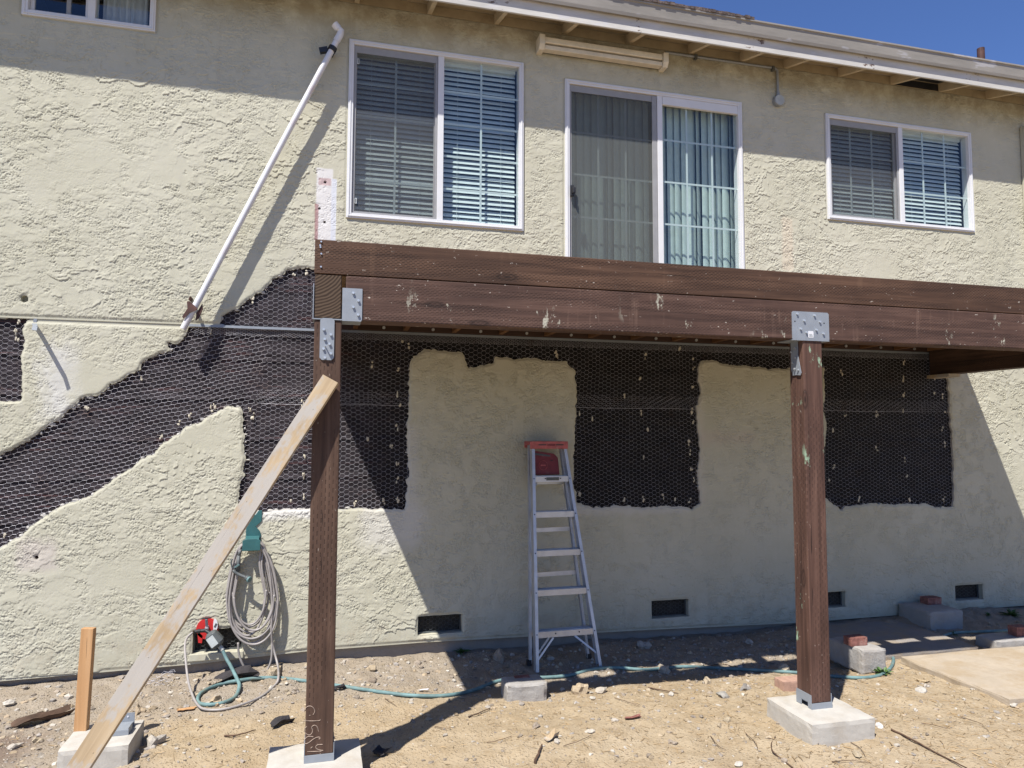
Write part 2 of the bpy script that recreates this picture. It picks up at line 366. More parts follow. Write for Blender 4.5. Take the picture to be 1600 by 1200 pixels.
MT['postr'] = m_wood('post_wood_red', 'z', (.036, .018, .013), (.096, .050, .036), (.155, .086, .062), incise=.3, specks=.4, paint=(0.288, 0.416, 0.288))
MT['joist'] = m_wood('joist_wood', 'y', (0.072, 0.032, 0.013), (0.160, 0.076, 0.032), (0.240, 0.128, 0.056))
MT['ledger'] = m_wood('ledger_wood', 'x', DK, (0.048, 0.024, 0.016), (0.080, 0.040, 0.024))
MT['ply'] = m_wood('plywood', 'x', (0.176, 0.112, 0.056), (0.264, 0.176, 0.096), (0.336, 0.240, 0.144))
MT['pine'] = m_wood('weathered_pine', 'z', (.27, .195, .115), (.40, .30, .185), (.50, .40, .27), grey=.85, rough=.8)
MT['stake'] = m_wood('fresh_pine', 'z', (0.352, 0.192, 0.084), (0.448, 0.256, 0.120), (0.512, 0.320, 0.168), rough=.75)
MT['vinyl'] = m_plain('white_vinyl', (0.640, 0.640, 0.640), .35, 0, .03, 6, 0, .5)
MT['vinylg'] = m_plain('grey_screen_frame', (0.272, 0.272, 0.272), .5, 0, .06)
MT['muntin'] = m_plain('white_grille', (0.592, 0.624, 0.608), .4, 0, .03)
MT['slat'] = m_plain('blind_slat', (.60, .63, .62), .55, 0, .05)
MT['vane'] = m_plain('blind_vane', (.50, .57, .53), .6, 0, .06)
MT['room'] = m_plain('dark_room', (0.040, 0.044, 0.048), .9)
MT['curtain'] = m_plain('pale_curtain', (0.496, 0.496, 0.528), .8, 0, .08)
MT['galv'] = m_plain('galvanised_steel', (0.264, 0.288, 0.316), .55, .2, .06, 18)
MT['bolt'] = m_plain('bolt_steel', (0.600, 0.624, 0.640), .35, .6, .08)
MT['wire'] = m_plain('netting_wire', (.45, .44, .47), .45, .2, .2, 8, 0, .5, (0.240, 0.128, 0.080))
MT['alu'] = m_plain('ladder_aluminium', (.50, .51, .53), .42, .55, .10, 9, 0, .5)
MT['red'] = m_plain('faded_red_plastic', (.38, .095, .09), .6, 0, .2, 20, 0, .4, (.45, .24, .21))
MT['redd'] = m_plain('dark_red_plastic', (0.168, 0.028, 0.034), .6, 0, .15, 20, 0, .4, (0.208, 0.080, 0.080))
MT['redb'] = m_plain('bright_red_plastic', (0.496, 0.024, 0.024), .4, 0, .08)
MT['black'] = m_plain('black_plastic', (0.014, 0.014, 0.016), .5, 0, .2)
MT['dgrey'] = m_plain('dark_grey_plastic', (0.080, 0.088, 0.088), .5, 0, .15)
MT['lgrey'] = m_plain('light_grey_plastic', (0.360, 0.384, 0.376), .5, 0, .1)
MT['pvc'] = m_plain('white_pvc', (0.640, 0.640, 0.656), .35, 0, .04, 6, 0, .5, (0.528, 0.448, 0.448))
MT['cream'] = m_plain('cream_paint', (.60, .55, .45), .6, 0, .08)
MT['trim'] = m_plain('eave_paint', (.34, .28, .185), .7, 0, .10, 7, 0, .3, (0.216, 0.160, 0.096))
MT['fascia'] = m_gutter('fascia_paint', (.52, .50, .46), True)
MT['gutter'] = m_gutter('gutter_paint', (.27, .25, .22), False)
MT['rafter'] = m_plain('rafter_bounce_lit', (.50, .42, .29), .7, 0, .10, 7, 0, .3)  # lighter than the soffit: ground bounce put into the rafter colour
MT['ventback'] = m_plain('vent_cloth', (.030, .027, .023), .9, 0, .4, 30)
MT['teal'] = m_plain('teal_plastic', (0.028, 0.108, 0.112), .45, 0, .12)
MT['hose'] = m_plain('teal_hose', (.13, .215, .215), .6, 0, .25, 10, 0, .3, (.22, .22, .15))
MT['ghose'] = m_plain('grey_hose', (0.288, 0.264, 0.248), .5, 0, .12, 12)
MT['brick'] = m_plain('red_brick', (.24, .105, .085), .9, 0, .25, 22, .006, .2, (0.384, 0.272, 0.224))
MT['pinkb'] = m_plain('pink_brick', (.38, .24, .18), .9, 0, .15, 22, .004, .2)
MT['rust'] = m_plain('rusty_strap', (0.080, 0.036, 0.028), .7, .2, .3)
MT['leaf'] = m_plain('weed_leaf', (0.056, 0.112, 0.024), .6, 0, .35, 30)
MT['straw'] = m_plain('dry_straw', (0.288, 0.200, 0.104), .9, 0, .4, 4)
MT['twig'] = m_plain('twig_bark', (0.088, 0.052, 0.032), .9, 0, .3)
MT['felt'] = m_plain('tar_felt', (0.028, 0.024, 0.026), .85, 0, .3, 12, .004)
MT['scrap'] = m_plain('plaster_scrap', (0.528, 0.480, 0.376), .95, 0, .12)
MT['chalk'] = m_plain('chalk', (0.288, 0.216, 0.168), .95, 0, .3, 90)
MT['sticker'] = m_plain('white_sticker', (0.656, 0.656, 0.672), .5, 0, .03)
MT['wpatch'] = m_plain('broken_plaster', (0.480, 0.456, 0.416), .95, 0, .15, 30, .006)

def wloc(o):
    l = Vector((0, 0, 0))
    while o is not None: l = l+o.location; o = o.parent
    return l
_build0 = MB.build
def _build(s, name, m, parent=None, **k):
    o = _build0(s, name, m, parent, **k)
    if parent is None: o.location = s.off
    else: o.location = -wloc(parent)          # mesh keeps world coordinates
    return o
MB.build = _build

# ================================================================== GROUND
def axis(lo, a, b, hi, step):
    mid = list(np.arange(a, b+1e-6, step)); l = []; x = a; d = step
    while x > lo: d *= 1.22; x -= d; l.append(x)
    r = []; x = b; d = step
    while x < hi: d *= 1.22; x += d; r.append(x)
    return np.array(l[::-1]+mid+r)
def ground_z(x, y):
    z = -0.165 + (fbm(x+50, y+50, .45, 3)-.5)*.05 + (fbm(x+80, y+20, 2.2, 4)-.5)*.045 + (fbm(x+10, y+60, 9., 4)-.5)*.034
    rub = np.clip((y+1.0)/.6, 0, 1)*np.clip((.2-y)/.3, 0, 1)
    z = z + rub*(fbm(x+30, y+30, 14, 3)-.5)*.05
    z = z - .05*np.exp(-((y+.85)/.38)**2)*np.clip((x-.6)/.9, 0, 1)*np.clip((4.6-x)/.6, 0, 1)
    z = z + np.clip((x-3.6)/1.5, 0, 1)*np.clip((y+.6)/.6, 0, 1)*.05
    far = np.clip((np.hypot(x-2, y+2)-8)/10, 0, 1)
    return z*(1-far) + far*(-.18)
gx = axis(-150, -4.2, 9.0, 150, .03); gy = axis(-150, -4.6, .25, 150, .028)
GX, GY = np.meshgrid(gx, gy); GZ = ground_z(GX, GY)
vs = np.stack([GX.ravel(), GY.ravel(), GZ.ravel()], 1); nx = len(gx); ny = len(gy)
ii = np.arange(nx*ny).reshape(ny, nx); q = np.stack([ii[:-1,:-1].ravel(), ii[:-1,1:].ravel(), ii[1:,1:].ravel(), ii[1:,:-1].ravel()], 1)
me = bpy.data.meshes.new('ground'); me.from_pydata(vs.tolist(), [], q.tolist()); me.materials.append(MT['ground'])
for p in me.polygons: p.use_smooth = True
gr = link(bpy.data.objects.new('ground', me)); tag(gr, kind='structure')
def G0(px, py, dz=.006):
    z = -.165
    for _ in range(6): p = onZ(px, py, z+dz); z = .5*z+.5*gz(p.x, p.y)
    return Vector((p.x, p.y, gz(p.x, p.y)+dz))
gz = lambda x, y: float(ground_z(np.array([x]), np.array([y]))[0])

# ================================================================== HOUSE
house = empty('house', (2.5, 0, -.15))
tag(house, 'two storey cream stucco house with stripped plaster and white sliding windows', 'house')
WX0, WX1, WTOP = -4.6, 9.8, 5.33
def P2(px, py): p = onY(px, py, 0.0); return (p.x, p.z)
LE = -4.2
A = [(-160,815),(0,712),(45,687),(75,665),(92,654),(110,639),(130,621),(150,617),(163,610),(172,600),(180,599),(200,585),(217,577),(225,565),(235,559),(265,546),(261,535),(277,536),(291,525),(295,512),(343,509),(347,494),(370,482),(385,470),(400,460),(415,450),(427,437),(440,430),(450,422),(470,419),(492,420),(540,424),(560,440),(700,446),(900,456),(1100,470),(1300,486),(1420,500),(1478,530),(1479,588),(1482,600),(1485,650),(1489,700),(1490,762),(1490,792),(1462,794),(1450,787),(1405,789),(1370,786),(1325,790),(1315,797),(1300,787),(1286,775),(1289,760),(1285,747),(1287,725),(1285,712),(1290,695),(1291,670),(1287,645),(1289,599),(1287,575),(1240,577),(1195,575),(1172,572),(1140,570),(1120,565),(1097,564),(1091,575),(1091,592),(1096,607),(1092,625),(1087,637),(1092,675),(1095,715),(1091,735),(1091,765),(1095,785),(1082,795),(1062,791),(1015,792),(960,791),(925,794),(902,785),(896,755),(897,700),(900,662),(900,580),(892,572),(885,565),(855,564),(825,560),(797,561),(772,556),(770,567),(732,574),(725,562),(722,551),(705,550),(662,546),(645,557),(641,570),(640,595),(639,612),(640,647),(636,662),(637,712),(641,742),(636,750),(635,775),(632,797),(555,794),(525,797),(480,795),(435,797),(410,800),(371,787),(375,770),(375,755),(381,740),(383,700),(380,670),(380,647),(375,637),(357,635),(340,645),(320,654),(292,667),(280,677),(257,692),(240,709),(220,720),(190,741),(162,760),(135,775),(100,790),(75,805),(50,820),(33,835),(17,845),(0,855),(-160,948)]
B = [(-160,495),(47,498),(37,507),(35,517),(40,535),(34,552),(35,600),(33,626),(0,625),(-160,627)]
A = [P2(*p) for p in A]; B = [P2(*p) for p in B]
def jag(poly, step=.009, amp=.013, seed=0):
    out = []
    for i in range(len(poly)):
        a = np.array(poly[i]); b = np.array(poly[(i+1) % len(poly)]); L = np.linalg.norm(b-a); n = max(1, int(L/step)); t = (b-a)/max(L, 1e-6); nr = np.array([-t[1], t[0]])
        for k in range(n):
            p = a+(b-a)*k/n; d = (fbm(np.array([p[0]+seed+20]), np.array([p[1]+20]), 16, 3)[0]-.5)*2.6*amp + (VN(np.array([p[0]*75+50]), np.array([p[1]*75+9]))[0]-.5)*amp*.9
            out.append(tuple(p+nr*d))
    return out
A = jag(A); B = jag(B, seed=5)
WIN = dict(big=(.124, 1.635, 3.404, 4.924), door=(2.022, 3.818, 2.74, 4.833), right=(4.764, 6.567, 3.763, 4.84), attic=(-2.269, -1.354, 4.76, 5.20))
VENT = [(.756, 1.122, 0, .150), (2.829, 3.19, 0.003, .158), (4.49, 4.851, -.008, .140), (6.151, 6.497, -.026, .126), (-.94, -.585, -.022, .150)]
rect = lambda r: [(r[0], r[2]), (r[1], r[2]), (r[1], r[3]), (r[0], r[3])]
def circ(cx, cz, r, n=12): return [(cx+r*math.cos(2*math.pi*k/n)*(1+.15*math.sin(3*k)), cz+r*math.sin(2*math.pi*k/n)) for k in range(n)]
inset = lambda r, d: (r[0]+d, r[1]-d, r[2]+d, r[3]-d)
knobs = [circ(*P2(38, 467), .026), circ(*P2(508, 285), .009), circ(*P2(499, 326), .009), circ(*P2(507, 347), .009), circ(*P2(57, 871), .014, 7)]
vent_polys = [jag(rect(v), .03, .003, i) for i, v in enumerate(VENT)]
win_polys = [rect(inset(v, .02)) for v in WIN.values()]
BOT = [(WX0, -.125), (-2.19, -.12), (-.94, -.10), (-.13, -.065), (.8, -.06), (2.72, -.09), (4.27, -.125), (WX1, -.115)]
outer = BOT+[(WX1, WTOP), (WX0, WTOP)]
def inside(poly, X, Y):
    c = np.zeros(X.shape, bool); n = len(poly)
    for i in range(n):
        x0, y0 = poly[i]; x1, y1 = poly[(i+1) % n]
        if y0 == y1: continue
        k = ((y0 > Y) != (y1 > Y)) & (X < (x1-x0)*(Y-y0)/(y1-y0)+x0); c ^= k
    return c
def sheet(loops, y):
    pts = []; ed = []
    for L in loops:
        n0 = len(pts); pts += [Vector(p) for p in L]; ed += [(n0+i, n0+(i+1) % len(L)) for i in range(len(L))]
    v, e, f, _, _, _ = delaunay_2d_cdt(pts, ed, [], 0, 1e-6)
    va = np.array([tuple(q) for q in v]); fa = np.array([t for t in f if len(t) == 3]); c = va[fa].mean(1)
    keep = inside(loops[0], c[:, 0], c[:, 1])
    for L in loops[1:]: keep &= ~inside(L, c[:, 0], c[:, 1])
    return [(p[0], y, p[1]) for p in va], [tuple(int(i) for i in t) for t in fa[keep]]
loops = [outer, A, B]+knobs+vent_polys+win_polys
sv, sf = sheet(loops, 0.0)
m = MB(); m.add(sv, [f if True else f for f in sf]); nfront = len(sf)
for L in loops[1:]:
    n = len(L); depth = .022 if (L is A or L is B) else .07
    if L in knobs: depth = .06
    m.add([(p[0], 0, p[1]) for p in L]+[(p[0]+(VN(np.array([p[0]*60]), np.array([p[1]*60]))[0]-.5)*.008*(depth < .05), depth, p[1]) for p in L], [(k, (k+1) % n, (k+1) % n+n, k+n) for k in range(n)])
n = len(BOT); m.add([(p[0], 0, p[1]) for p in BOT]+[(p[0], .07, p[1]) for p in BOT], [(k, k+1, k+1+n, k+n) for k in range(n-1)])
nf0 = len(m.f)
# trowelled relief: a real height field (flat plates with a crisp lower lip, tapering off upwards)
ST = .0050; gxs = np.arange(-3.3, 7.6, ST); gzs = np.arange(-.10, 5.24, ST); HX, HZ = np.meshgrid(gxs, gzs)
def raster(poly):
    P = np.array(poly); Q = np.roll(P, -1, 0); out = np.zeros(HX.shape, bool)
    for r_, z in enumerate(gzs):
        k = (P[:, 1] > z) != (Q[:, 1] > z)
        if not k.any(): continue
        xs_ = np.sort(P[k, 0]+(z-P[k, 1])*(Q[k, 0]-P[k, 0])/(Q[k, 1]-P[k, 1]))
        idx = np.searchsorted(xs_, gxs); out[r_] = (idx % 2) == 1
    return out
ok = raster(outer)
for L in loops[1:]: ok &= ~raster(L)
ok &= ~((HZ > 2.452) & (HZ < 2.482) & (HX < 6.14)); ok &= HZ > np.interp(HX, [b_[0] for b_ in BOT], [b_[1] for b_ in BOT])+.01
for wv in WIN.values(): ok &= ~((HX > wv[0]-.004) & (HX < wv[1]+.004) & (HZ > wv[2]-.004) & (HZ < wv[3]+.004))
def blur(A_, k):
    for ax in (0, 1):
        c = np.cumsum(np.pad(A_, [(k+1, k) if i == ax else (0, 0) for i in (0, 1)], mode='edge'), ax)
        A_ = (np.take(c, range(2*k+1, c.shape[ax]), ax)-np.take(c, range(0, c.shape[ax]-2*k-1), ax))/(2*k+1)
    return A_
sstep = lambda v, a, b: (lambda t: t*t*(3-2*t))(np.clip((v-a)/(b-a), 0, 1))
wx = HX+.10*(fbm(HX+40, HZ+40, 2.6, 2)-.5); wz = HZ+.10*(fbm(HX+70, HZ+20, 2.6, 2)-.5)
def field(sx, sz, oct, seed): return fbm(wx*sx+seed, wz*sz+seed*.37+30, 1.0, oct)
def plates(a_, levels, w_):
    t = 0
    for L in levels: t = t+sstep(a_, L, L+w_)
    return t
def lips(t):
    e = np.zeros_like(t); e[2:] = np.clip(t[2:]-t[:-2], 0, 1); return e
def groove(a_, levels, w_):
    g_ = 0
    for L in levels: g_ = np.maximum(g_, np.clip(1.25-np.abs(a_-L)/w_, 0, 1))
    return g_
mA = sstep(fbm(HX+11, HZ+33, 2.8, 3), .30, .55); mB = sstep(fbm(HX+91, HZ+13, 2.4, 3), .36, .56)
brk = fbm(HX+5, HZ+66, 13., 2); brk2 = fbm(HX+25, HZ+36, 15., 2)
f1 = field(10., 15., 5, 3.1); f2 = field(24., 34., 4, 47.3); f3 = field(4.6, 6.5, 6, 91.7)
L1 = (.33, .39, .45, .51, .57, .63); L2 = (.34, .42, .50, .58, .66); L3 = (.40, .50, .60)
m3 = sstep(fbm(HX+61, HZ+53, 1.9, 2), .38, .6)
LIP = lips(plates(f1, L1, .012))*.0054*(.15+.85*mA)*(.4+.8*brk)
LIP = np.maximum(LIP, lips(plates(f2, L2, .02))*.0042*mB*(.4+.8*brk2))
LIP = np.maximum(LIP, lips(plates(f3, L3, .008))*.0066*m3)
H = LIP.copy()
for r_ in range(1, len(gzs)):
    q_ = H[r_-1]; q_ = .5*q_+.25*np.roll(q_, 1)+.25*np.roll(q_, -1); H[r_] = np.maximum(H[r_], q_*.86)
GRV = groove(f1, L1, .013)*(.2+.8*mA)*sstep(brk, .40, .58)
GRV = np.maximum(GRV, groove(f2, L2, .028)*mB*sstep(brk2, .46, .60)*.8); GRV = np.maximum(GRV, groove(f3, L3, .007)*m3*sstep(brk, .36, .5))
pm = 1-.7*sstep(HX, -.14, -.11)*sstep(HX, .06, .04)*sstep(HZ, 3.1, 3.15)*sstep(HZ, 3.84, 3.78)
GRV *= .45+.55*pm
H = H*pm*.88-(.0050+.0022*sstep(HX, .5, 1.0)*sstep(HZ, 2.6, 2.4))*GRV+.0018*(fbm(HX+15, HZ+44, 7., 3)-.5)+.0056+.0022*sstep(HX, .5, 1.0)*sstep(HZ, 2.6, 2.4)
H *= sstep(blur(ok.astype(float), 4), .55, 1.0)
H += .0007
vid = np.full(HX.shape, -1, int); cell = ok[:-1, :-1] & ok[1:, :-1] & ok[:-1, 1:] & ok[1:, 1:]
use = np.zeros(HX.shape, bool); use[:-1, :-1] |= cell; use[1:, :-1] |= cell; use[:-1, 1:] |= cell; use[1:, 1:] |= cell
base_v = np.array(m.v); vid[use] = np.arange(use.sum())+len(base_v)
gv = np.stack([HX[use], -H[use], HZ[use]], 1); allv = np.concatenate([base_v, gv])
quads = np.stack([vid[:-1, :-1][cell], vid[:-1, 1:][cell], vid[1:, 1:][cell], vid[1:, :-1][cell]], 1)
me = bpy.data.meshes.new('stucco_wall'); bl = np.array([i for f in m.f for i in f]); bt = np.array([len(f) for f in m.f])
li = np.concatenate([bl, quads.ravel()]); lt = np.concatenate([bt, np.full(len(quads), 4)]); ls = np.concatenate([[0], np.cumsum(lt)[:-1]])
me.vertices.add(len(allv)); me.vertices.foreach_set('co', allv.astype(np.float32).ravel()); me.loops.add(len(li)); me.loops.foreach_set('vertex_index', li.astype(np.int32))
me.polygons.add(len(lt)); me.polygons.foreach_set('loop_start', ls.astype(np.int32)); me.polygons.foreach_set('loop_total', lt.astype(np.int32))
mi = np.zeros(len(lt), np.int32); mi[nfront:nfront+len(A)+len(B)] = 1
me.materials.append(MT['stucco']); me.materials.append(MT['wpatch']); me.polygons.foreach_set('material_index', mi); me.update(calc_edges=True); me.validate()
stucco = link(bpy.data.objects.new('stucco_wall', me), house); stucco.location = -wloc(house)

# paper sheathing behind the stripped areas (its own window and vent holes)
sv, sf = sheet([[(WX0, -.05), (WX1, -.05), (WX1, WTOP), (WX0, WTOP)]]+win_polys+[rect(v) for v in [inset(q, -.004) for q in VENT]]+[circ(*P2(38, 467), .03)], .024)
m = MB(); m.add(sv, sf); m.build('building_paper', MT['paper'], house, fixn=False)
# folded paper laps, a few centimetres of relief
for i, z in enumerate((.98, 1.28, 1.58, 1.9, 2.2)):
    m = MB()
    for x0 in np.arange(-2.6, 5.7, .35):
        x1 = x0+.35; zz = z+.01*math.sin(x0*3+i); m.add([(x0, .0235, zz+.03), (x1, .0235, zz+.03+.004*math.sin(x0*9)), (x1, .014, zz), (x0, .014, zz-.003)], [(0, 1, 2, 3)])
    m.build('paper_lap', MT['paper'], house, fixn=False)
m = MB(); m.box((WX0, .050, -.6), (WX1, .3, -.04)); m.build('foundation', MT['found'], house)

# --- wire netting: real hexagonal wire
polyA = np.array(A); polyB = np.array(B)
def netting(mb, d1, d2, d3, org, xr, zr, poly, extra=None, y=.009, r=.00078, seed=0):
    d1, d2, d3 = map(np.array, (d1, d2, d3)); a = d1-d2; b = d1-d3
    Mi = np.linalg.inv(np.stack([a, b], 1)); cs = [Mi@(np.array(c)-org) for c in ((xr[0], zr[0]), (xr[1], zr[0]), (xr[0], zr[1]), (xr[1], zr[1]))]
    lo = np.floor(np.min(cs, 0)).astype(int); hi = np.ceil(np.max(cs, 0)).astype(int)
    mm, nn = np.meshgrid(np.arange(lo[0], hi[0]+1), np.arange(lo[1], hi[1]+1)); R = org+mm.ravel()[:, None]*a+nn.ravel()[:, None]*b
    for di, d in enumerate((d1, d2, d3)):
        P0 = R; P1 = R+d
        warp = lambda P: P+np.stack([(VN(P[:, 0]*4+seed+40, P[:, 1]*4+40)-.5)*.024, (VN(P[:, 0]*4+seed+90, P[:, 1]*4+70)-.5)*.024], 1)
        Y = lambda P: y+(VN(P[:, 0]*7+60+seed, P[:, 1]*7+30)-.5)*.014
        y0 = Y(P0); y1 = Y(P1); Q0 = warp(P0); Q1 = warp(P1); mid = (Q0+Q1)/2
        k = (mid[:, 0] > xr[0]) & (mid[:, 0] < xr[1]) & (mid[:, 1] > zr[0]) & (mid[:, 1] < zr[1]) & inside(poly, mid[:, 0], mid[:, 1])
        if extra is not None: k &= extra(mid)
        rr = r*(1.15 if di == 0 else .80)
        for q0, q1, a0, a1 in zip(Q0[k], Q1[k], y0[k], y1[k]):
            mb.tube([(q0[0], a0, q0[1]), (q1[0], a1, q1[1])], rr, 4, cap=False)
wire = MB(); c60, s60 = .5, .866
reg = [(.0225, 0), (-.0135, .0185), (-.0135, -.0185)]
band = [(.0235, 0.000), (-.0195, -.0125), (-.002, .0240)]
lim = lambda mid: mid[:, 0] > -.62+.25*(mid[:, 1]-1.6)
limn = lambda mid: mid[:, 0] <= -.62+.25*(mid[:, 1]-1.6)
netting(wire, *reg, np.array((-2, 1.)), (-2.6, 6.3), (.6, 2.42), A, lim)
netting(wire, *band, np.array((-3, 1.)), (-3.4, .2), (.5, 2.42), A, limn, r=.00105, seed=3)
netting(wire, *reg, np.array((-2, 1.01)), (-1., .2), (2.47, 3.2), A, None, seed=9)
netting(wire, *reg, np.array((-3, 1.)), (-3.4, -1.9), (1.6, 2.44), B, None, seed=5)
netting(wire, *reg, np.array((-2.013, 1.02)), (-.6, 6.3), (1.86, 1.98), A, lim, y=.006, seed=2)       # lapped course
netting(wire, (.011, 0), (-.0055, .0065), (-.0055, -.0065), np.array((-2, 1.)), (-1., 6.3), (2.40, 2.455), A, None, y=.004, seed=7)
for z in (.945, 1.868):
    for x in np.arange(-.5, 5.8, .06):
        if inside(A, np.array([x+.03]), np.array([z]))[0]: wire.tube([(x, .006, z+.004*math.sin(x*7)), (x+.06, .006, z+.004*math.sin(x*7+.42))], .0013, 4, cap=False)
rr = random.Random(12)
for i in range(0, len(A), 4):
    x, z = A[i]
    if rr.random() < .55 and -3 < x < 6.2:
        a_ = rr.uniform(0, 6.28); L_ = rr.uniform(.015, .05); p0_ = Vector((x, .006, z)); p1_ = p0_+Vector((math.cos(a_)*L_*.5, -.006-rr.uniform(0, .012), math.sin(a_)*L_*.5)); p2_ = p1_+Vector((math.cos(a_+rr.uniform(-1, 1))*L_*.5, rr.uniform(-.012, .008), math.sin(a_+.4)*L_*.5)); wire.tube([p0_, p1_, p2_], .0009, 4, cap=False)
wire.build('wire_netting', MT['wire'], house, fixn=False)
# metal screed that runs along the floor line, and the seam left in the plaster
m = MB(); m.box((-1.04, -.006, 2.462), (6.12, .012, 2.476)); m.box((-1.04, -.010, 2.456), (6.12, -.004, 2.463)); m.build('weep_screed', MT['galv'], house)
m = MB(); m.box((WX0, -.004, 2.468), (-1.05, .004, 2.474)); m.box((WX0, -.0015, 2.4705), (-1.05, -.006, 2.479)); m.build('plaster_joint', MT['stucco'], house)
# crumbs of plaster left hanging in the netting
def lump(mb, c, r, seed, flat=1.0):
    rr = random.Random(seed); t = (1+5**.5)/2
    ico = [(-1,t,0),(1,t,0),(-1,-t,0),(1,-t,0),(0,-1,t),(0,1,t),(0,-1,-t),(0,1,-t),(t,0,-1),(t,0,1),(-t,0,-1),(-t,0,1)]
    fs = [(0,11,5),(0,5,1),(0,1,7),(0,7,10),(0,10,11),(1,5,9),(5,11,4),(11,10,2),(10,7,6),(7,1,8),(3,9,4),(3,4,2),(3,2,6),(3,6,8),(3,8,9),(4,9,5),(2,4,11),(6,2,10),(8,6,7),(9,8,1)]
    rx = r if isinstance(r, (tuple, list)) else (r, r, r*flat)
    mb.add([(c[0]+p[0]/1.9*rx[0]*rr.uniform(.6, 1.25), c[1]+p[1]/1.9*rx[1]*rr.uniform(.6, 1.25), c[2]+p[2]/1.9*rx[2]*rr.uniform(.6, 1.25)) for p in ico], fs)
m = MB(); scr = [(975,619),(1002,644),(1013,668),(925,656),(1006,717),(1077,693),(1078,706),(1080,730),(1084,750),(1081,642),(1083,658),(975,782),(1006,780),(1036,775),(1055,780),(1078,782),(905,645),(906,770),(622,617),(625,632),(620,668),(575,684),(611,696),(621,725),(621,750),(621,780),(476,714),(474,744),(474,775),(455,780),(1008,557),(1083,558),(1084,575),(1061,544),(870,557),(868,552),(640,540),(627,536),(581,570),(622,577),(1412,616),(1370,646),(1321,648),(1412,644),(1302,671),(1370,702),(1414,718),(1417,745),(1303,730),(1296,749),(1342,780),(1421,780),(1475,780),(1476,694),(1477,646),(1460,617),(1473,618),(1472,670),(1461,590),(1315,582),(1412,567),(1412,592),(473,630),(555,785),(600,783),(1000,590),(1082,607),(30,505),(24,520),(27,530),(280,660),(297,650),(330,640),(252,682),(222,590),(135,640),(330,520),(395,470),(460,430),(480,425),(8,838),(335,633),(390,640),(395,650)]
for i, (px, py) in enumerate(scr):
    p = onY(px, py, .004); rr = random.Random(i)
    for k in range(rr.choice((2, 3, 3, 4))):
        lump(m, (p.x+rr.uniform(-.009, .009), .003+rr.uniform(-.004, .004), p.z+rr.uniform(-.022, .022)), (rr.uniform(.005, .012), .006, rr.uniform(.008, .020)), i*7+k)
tag(m.build('plaster_scrap', MT['scrap'], house), kind='stuff')
# chunks of grey scratch coat clinging along the torn edge
m = MB(); rr = random.Random(3)
for i in range(0, len(A), 5):
    x, z = A[i]
    if x < .2 and rr.random() < .55: lump(m, (x+rr.uniform(-.012, .012), .012, z+rr.uniform(-.014, .01)), (rr.uniform(.008, .03), .010, rr.uniform(.006, .018)), i)
    elif rr.random() < .3: lump(m, (x, .014, z), (rr.uniform(.005, .014), .008, rr.uniform(.005, .012)), i)
tag(m.build('torn_plaster_edge', MT['wpatch'], house), kind='stuff')

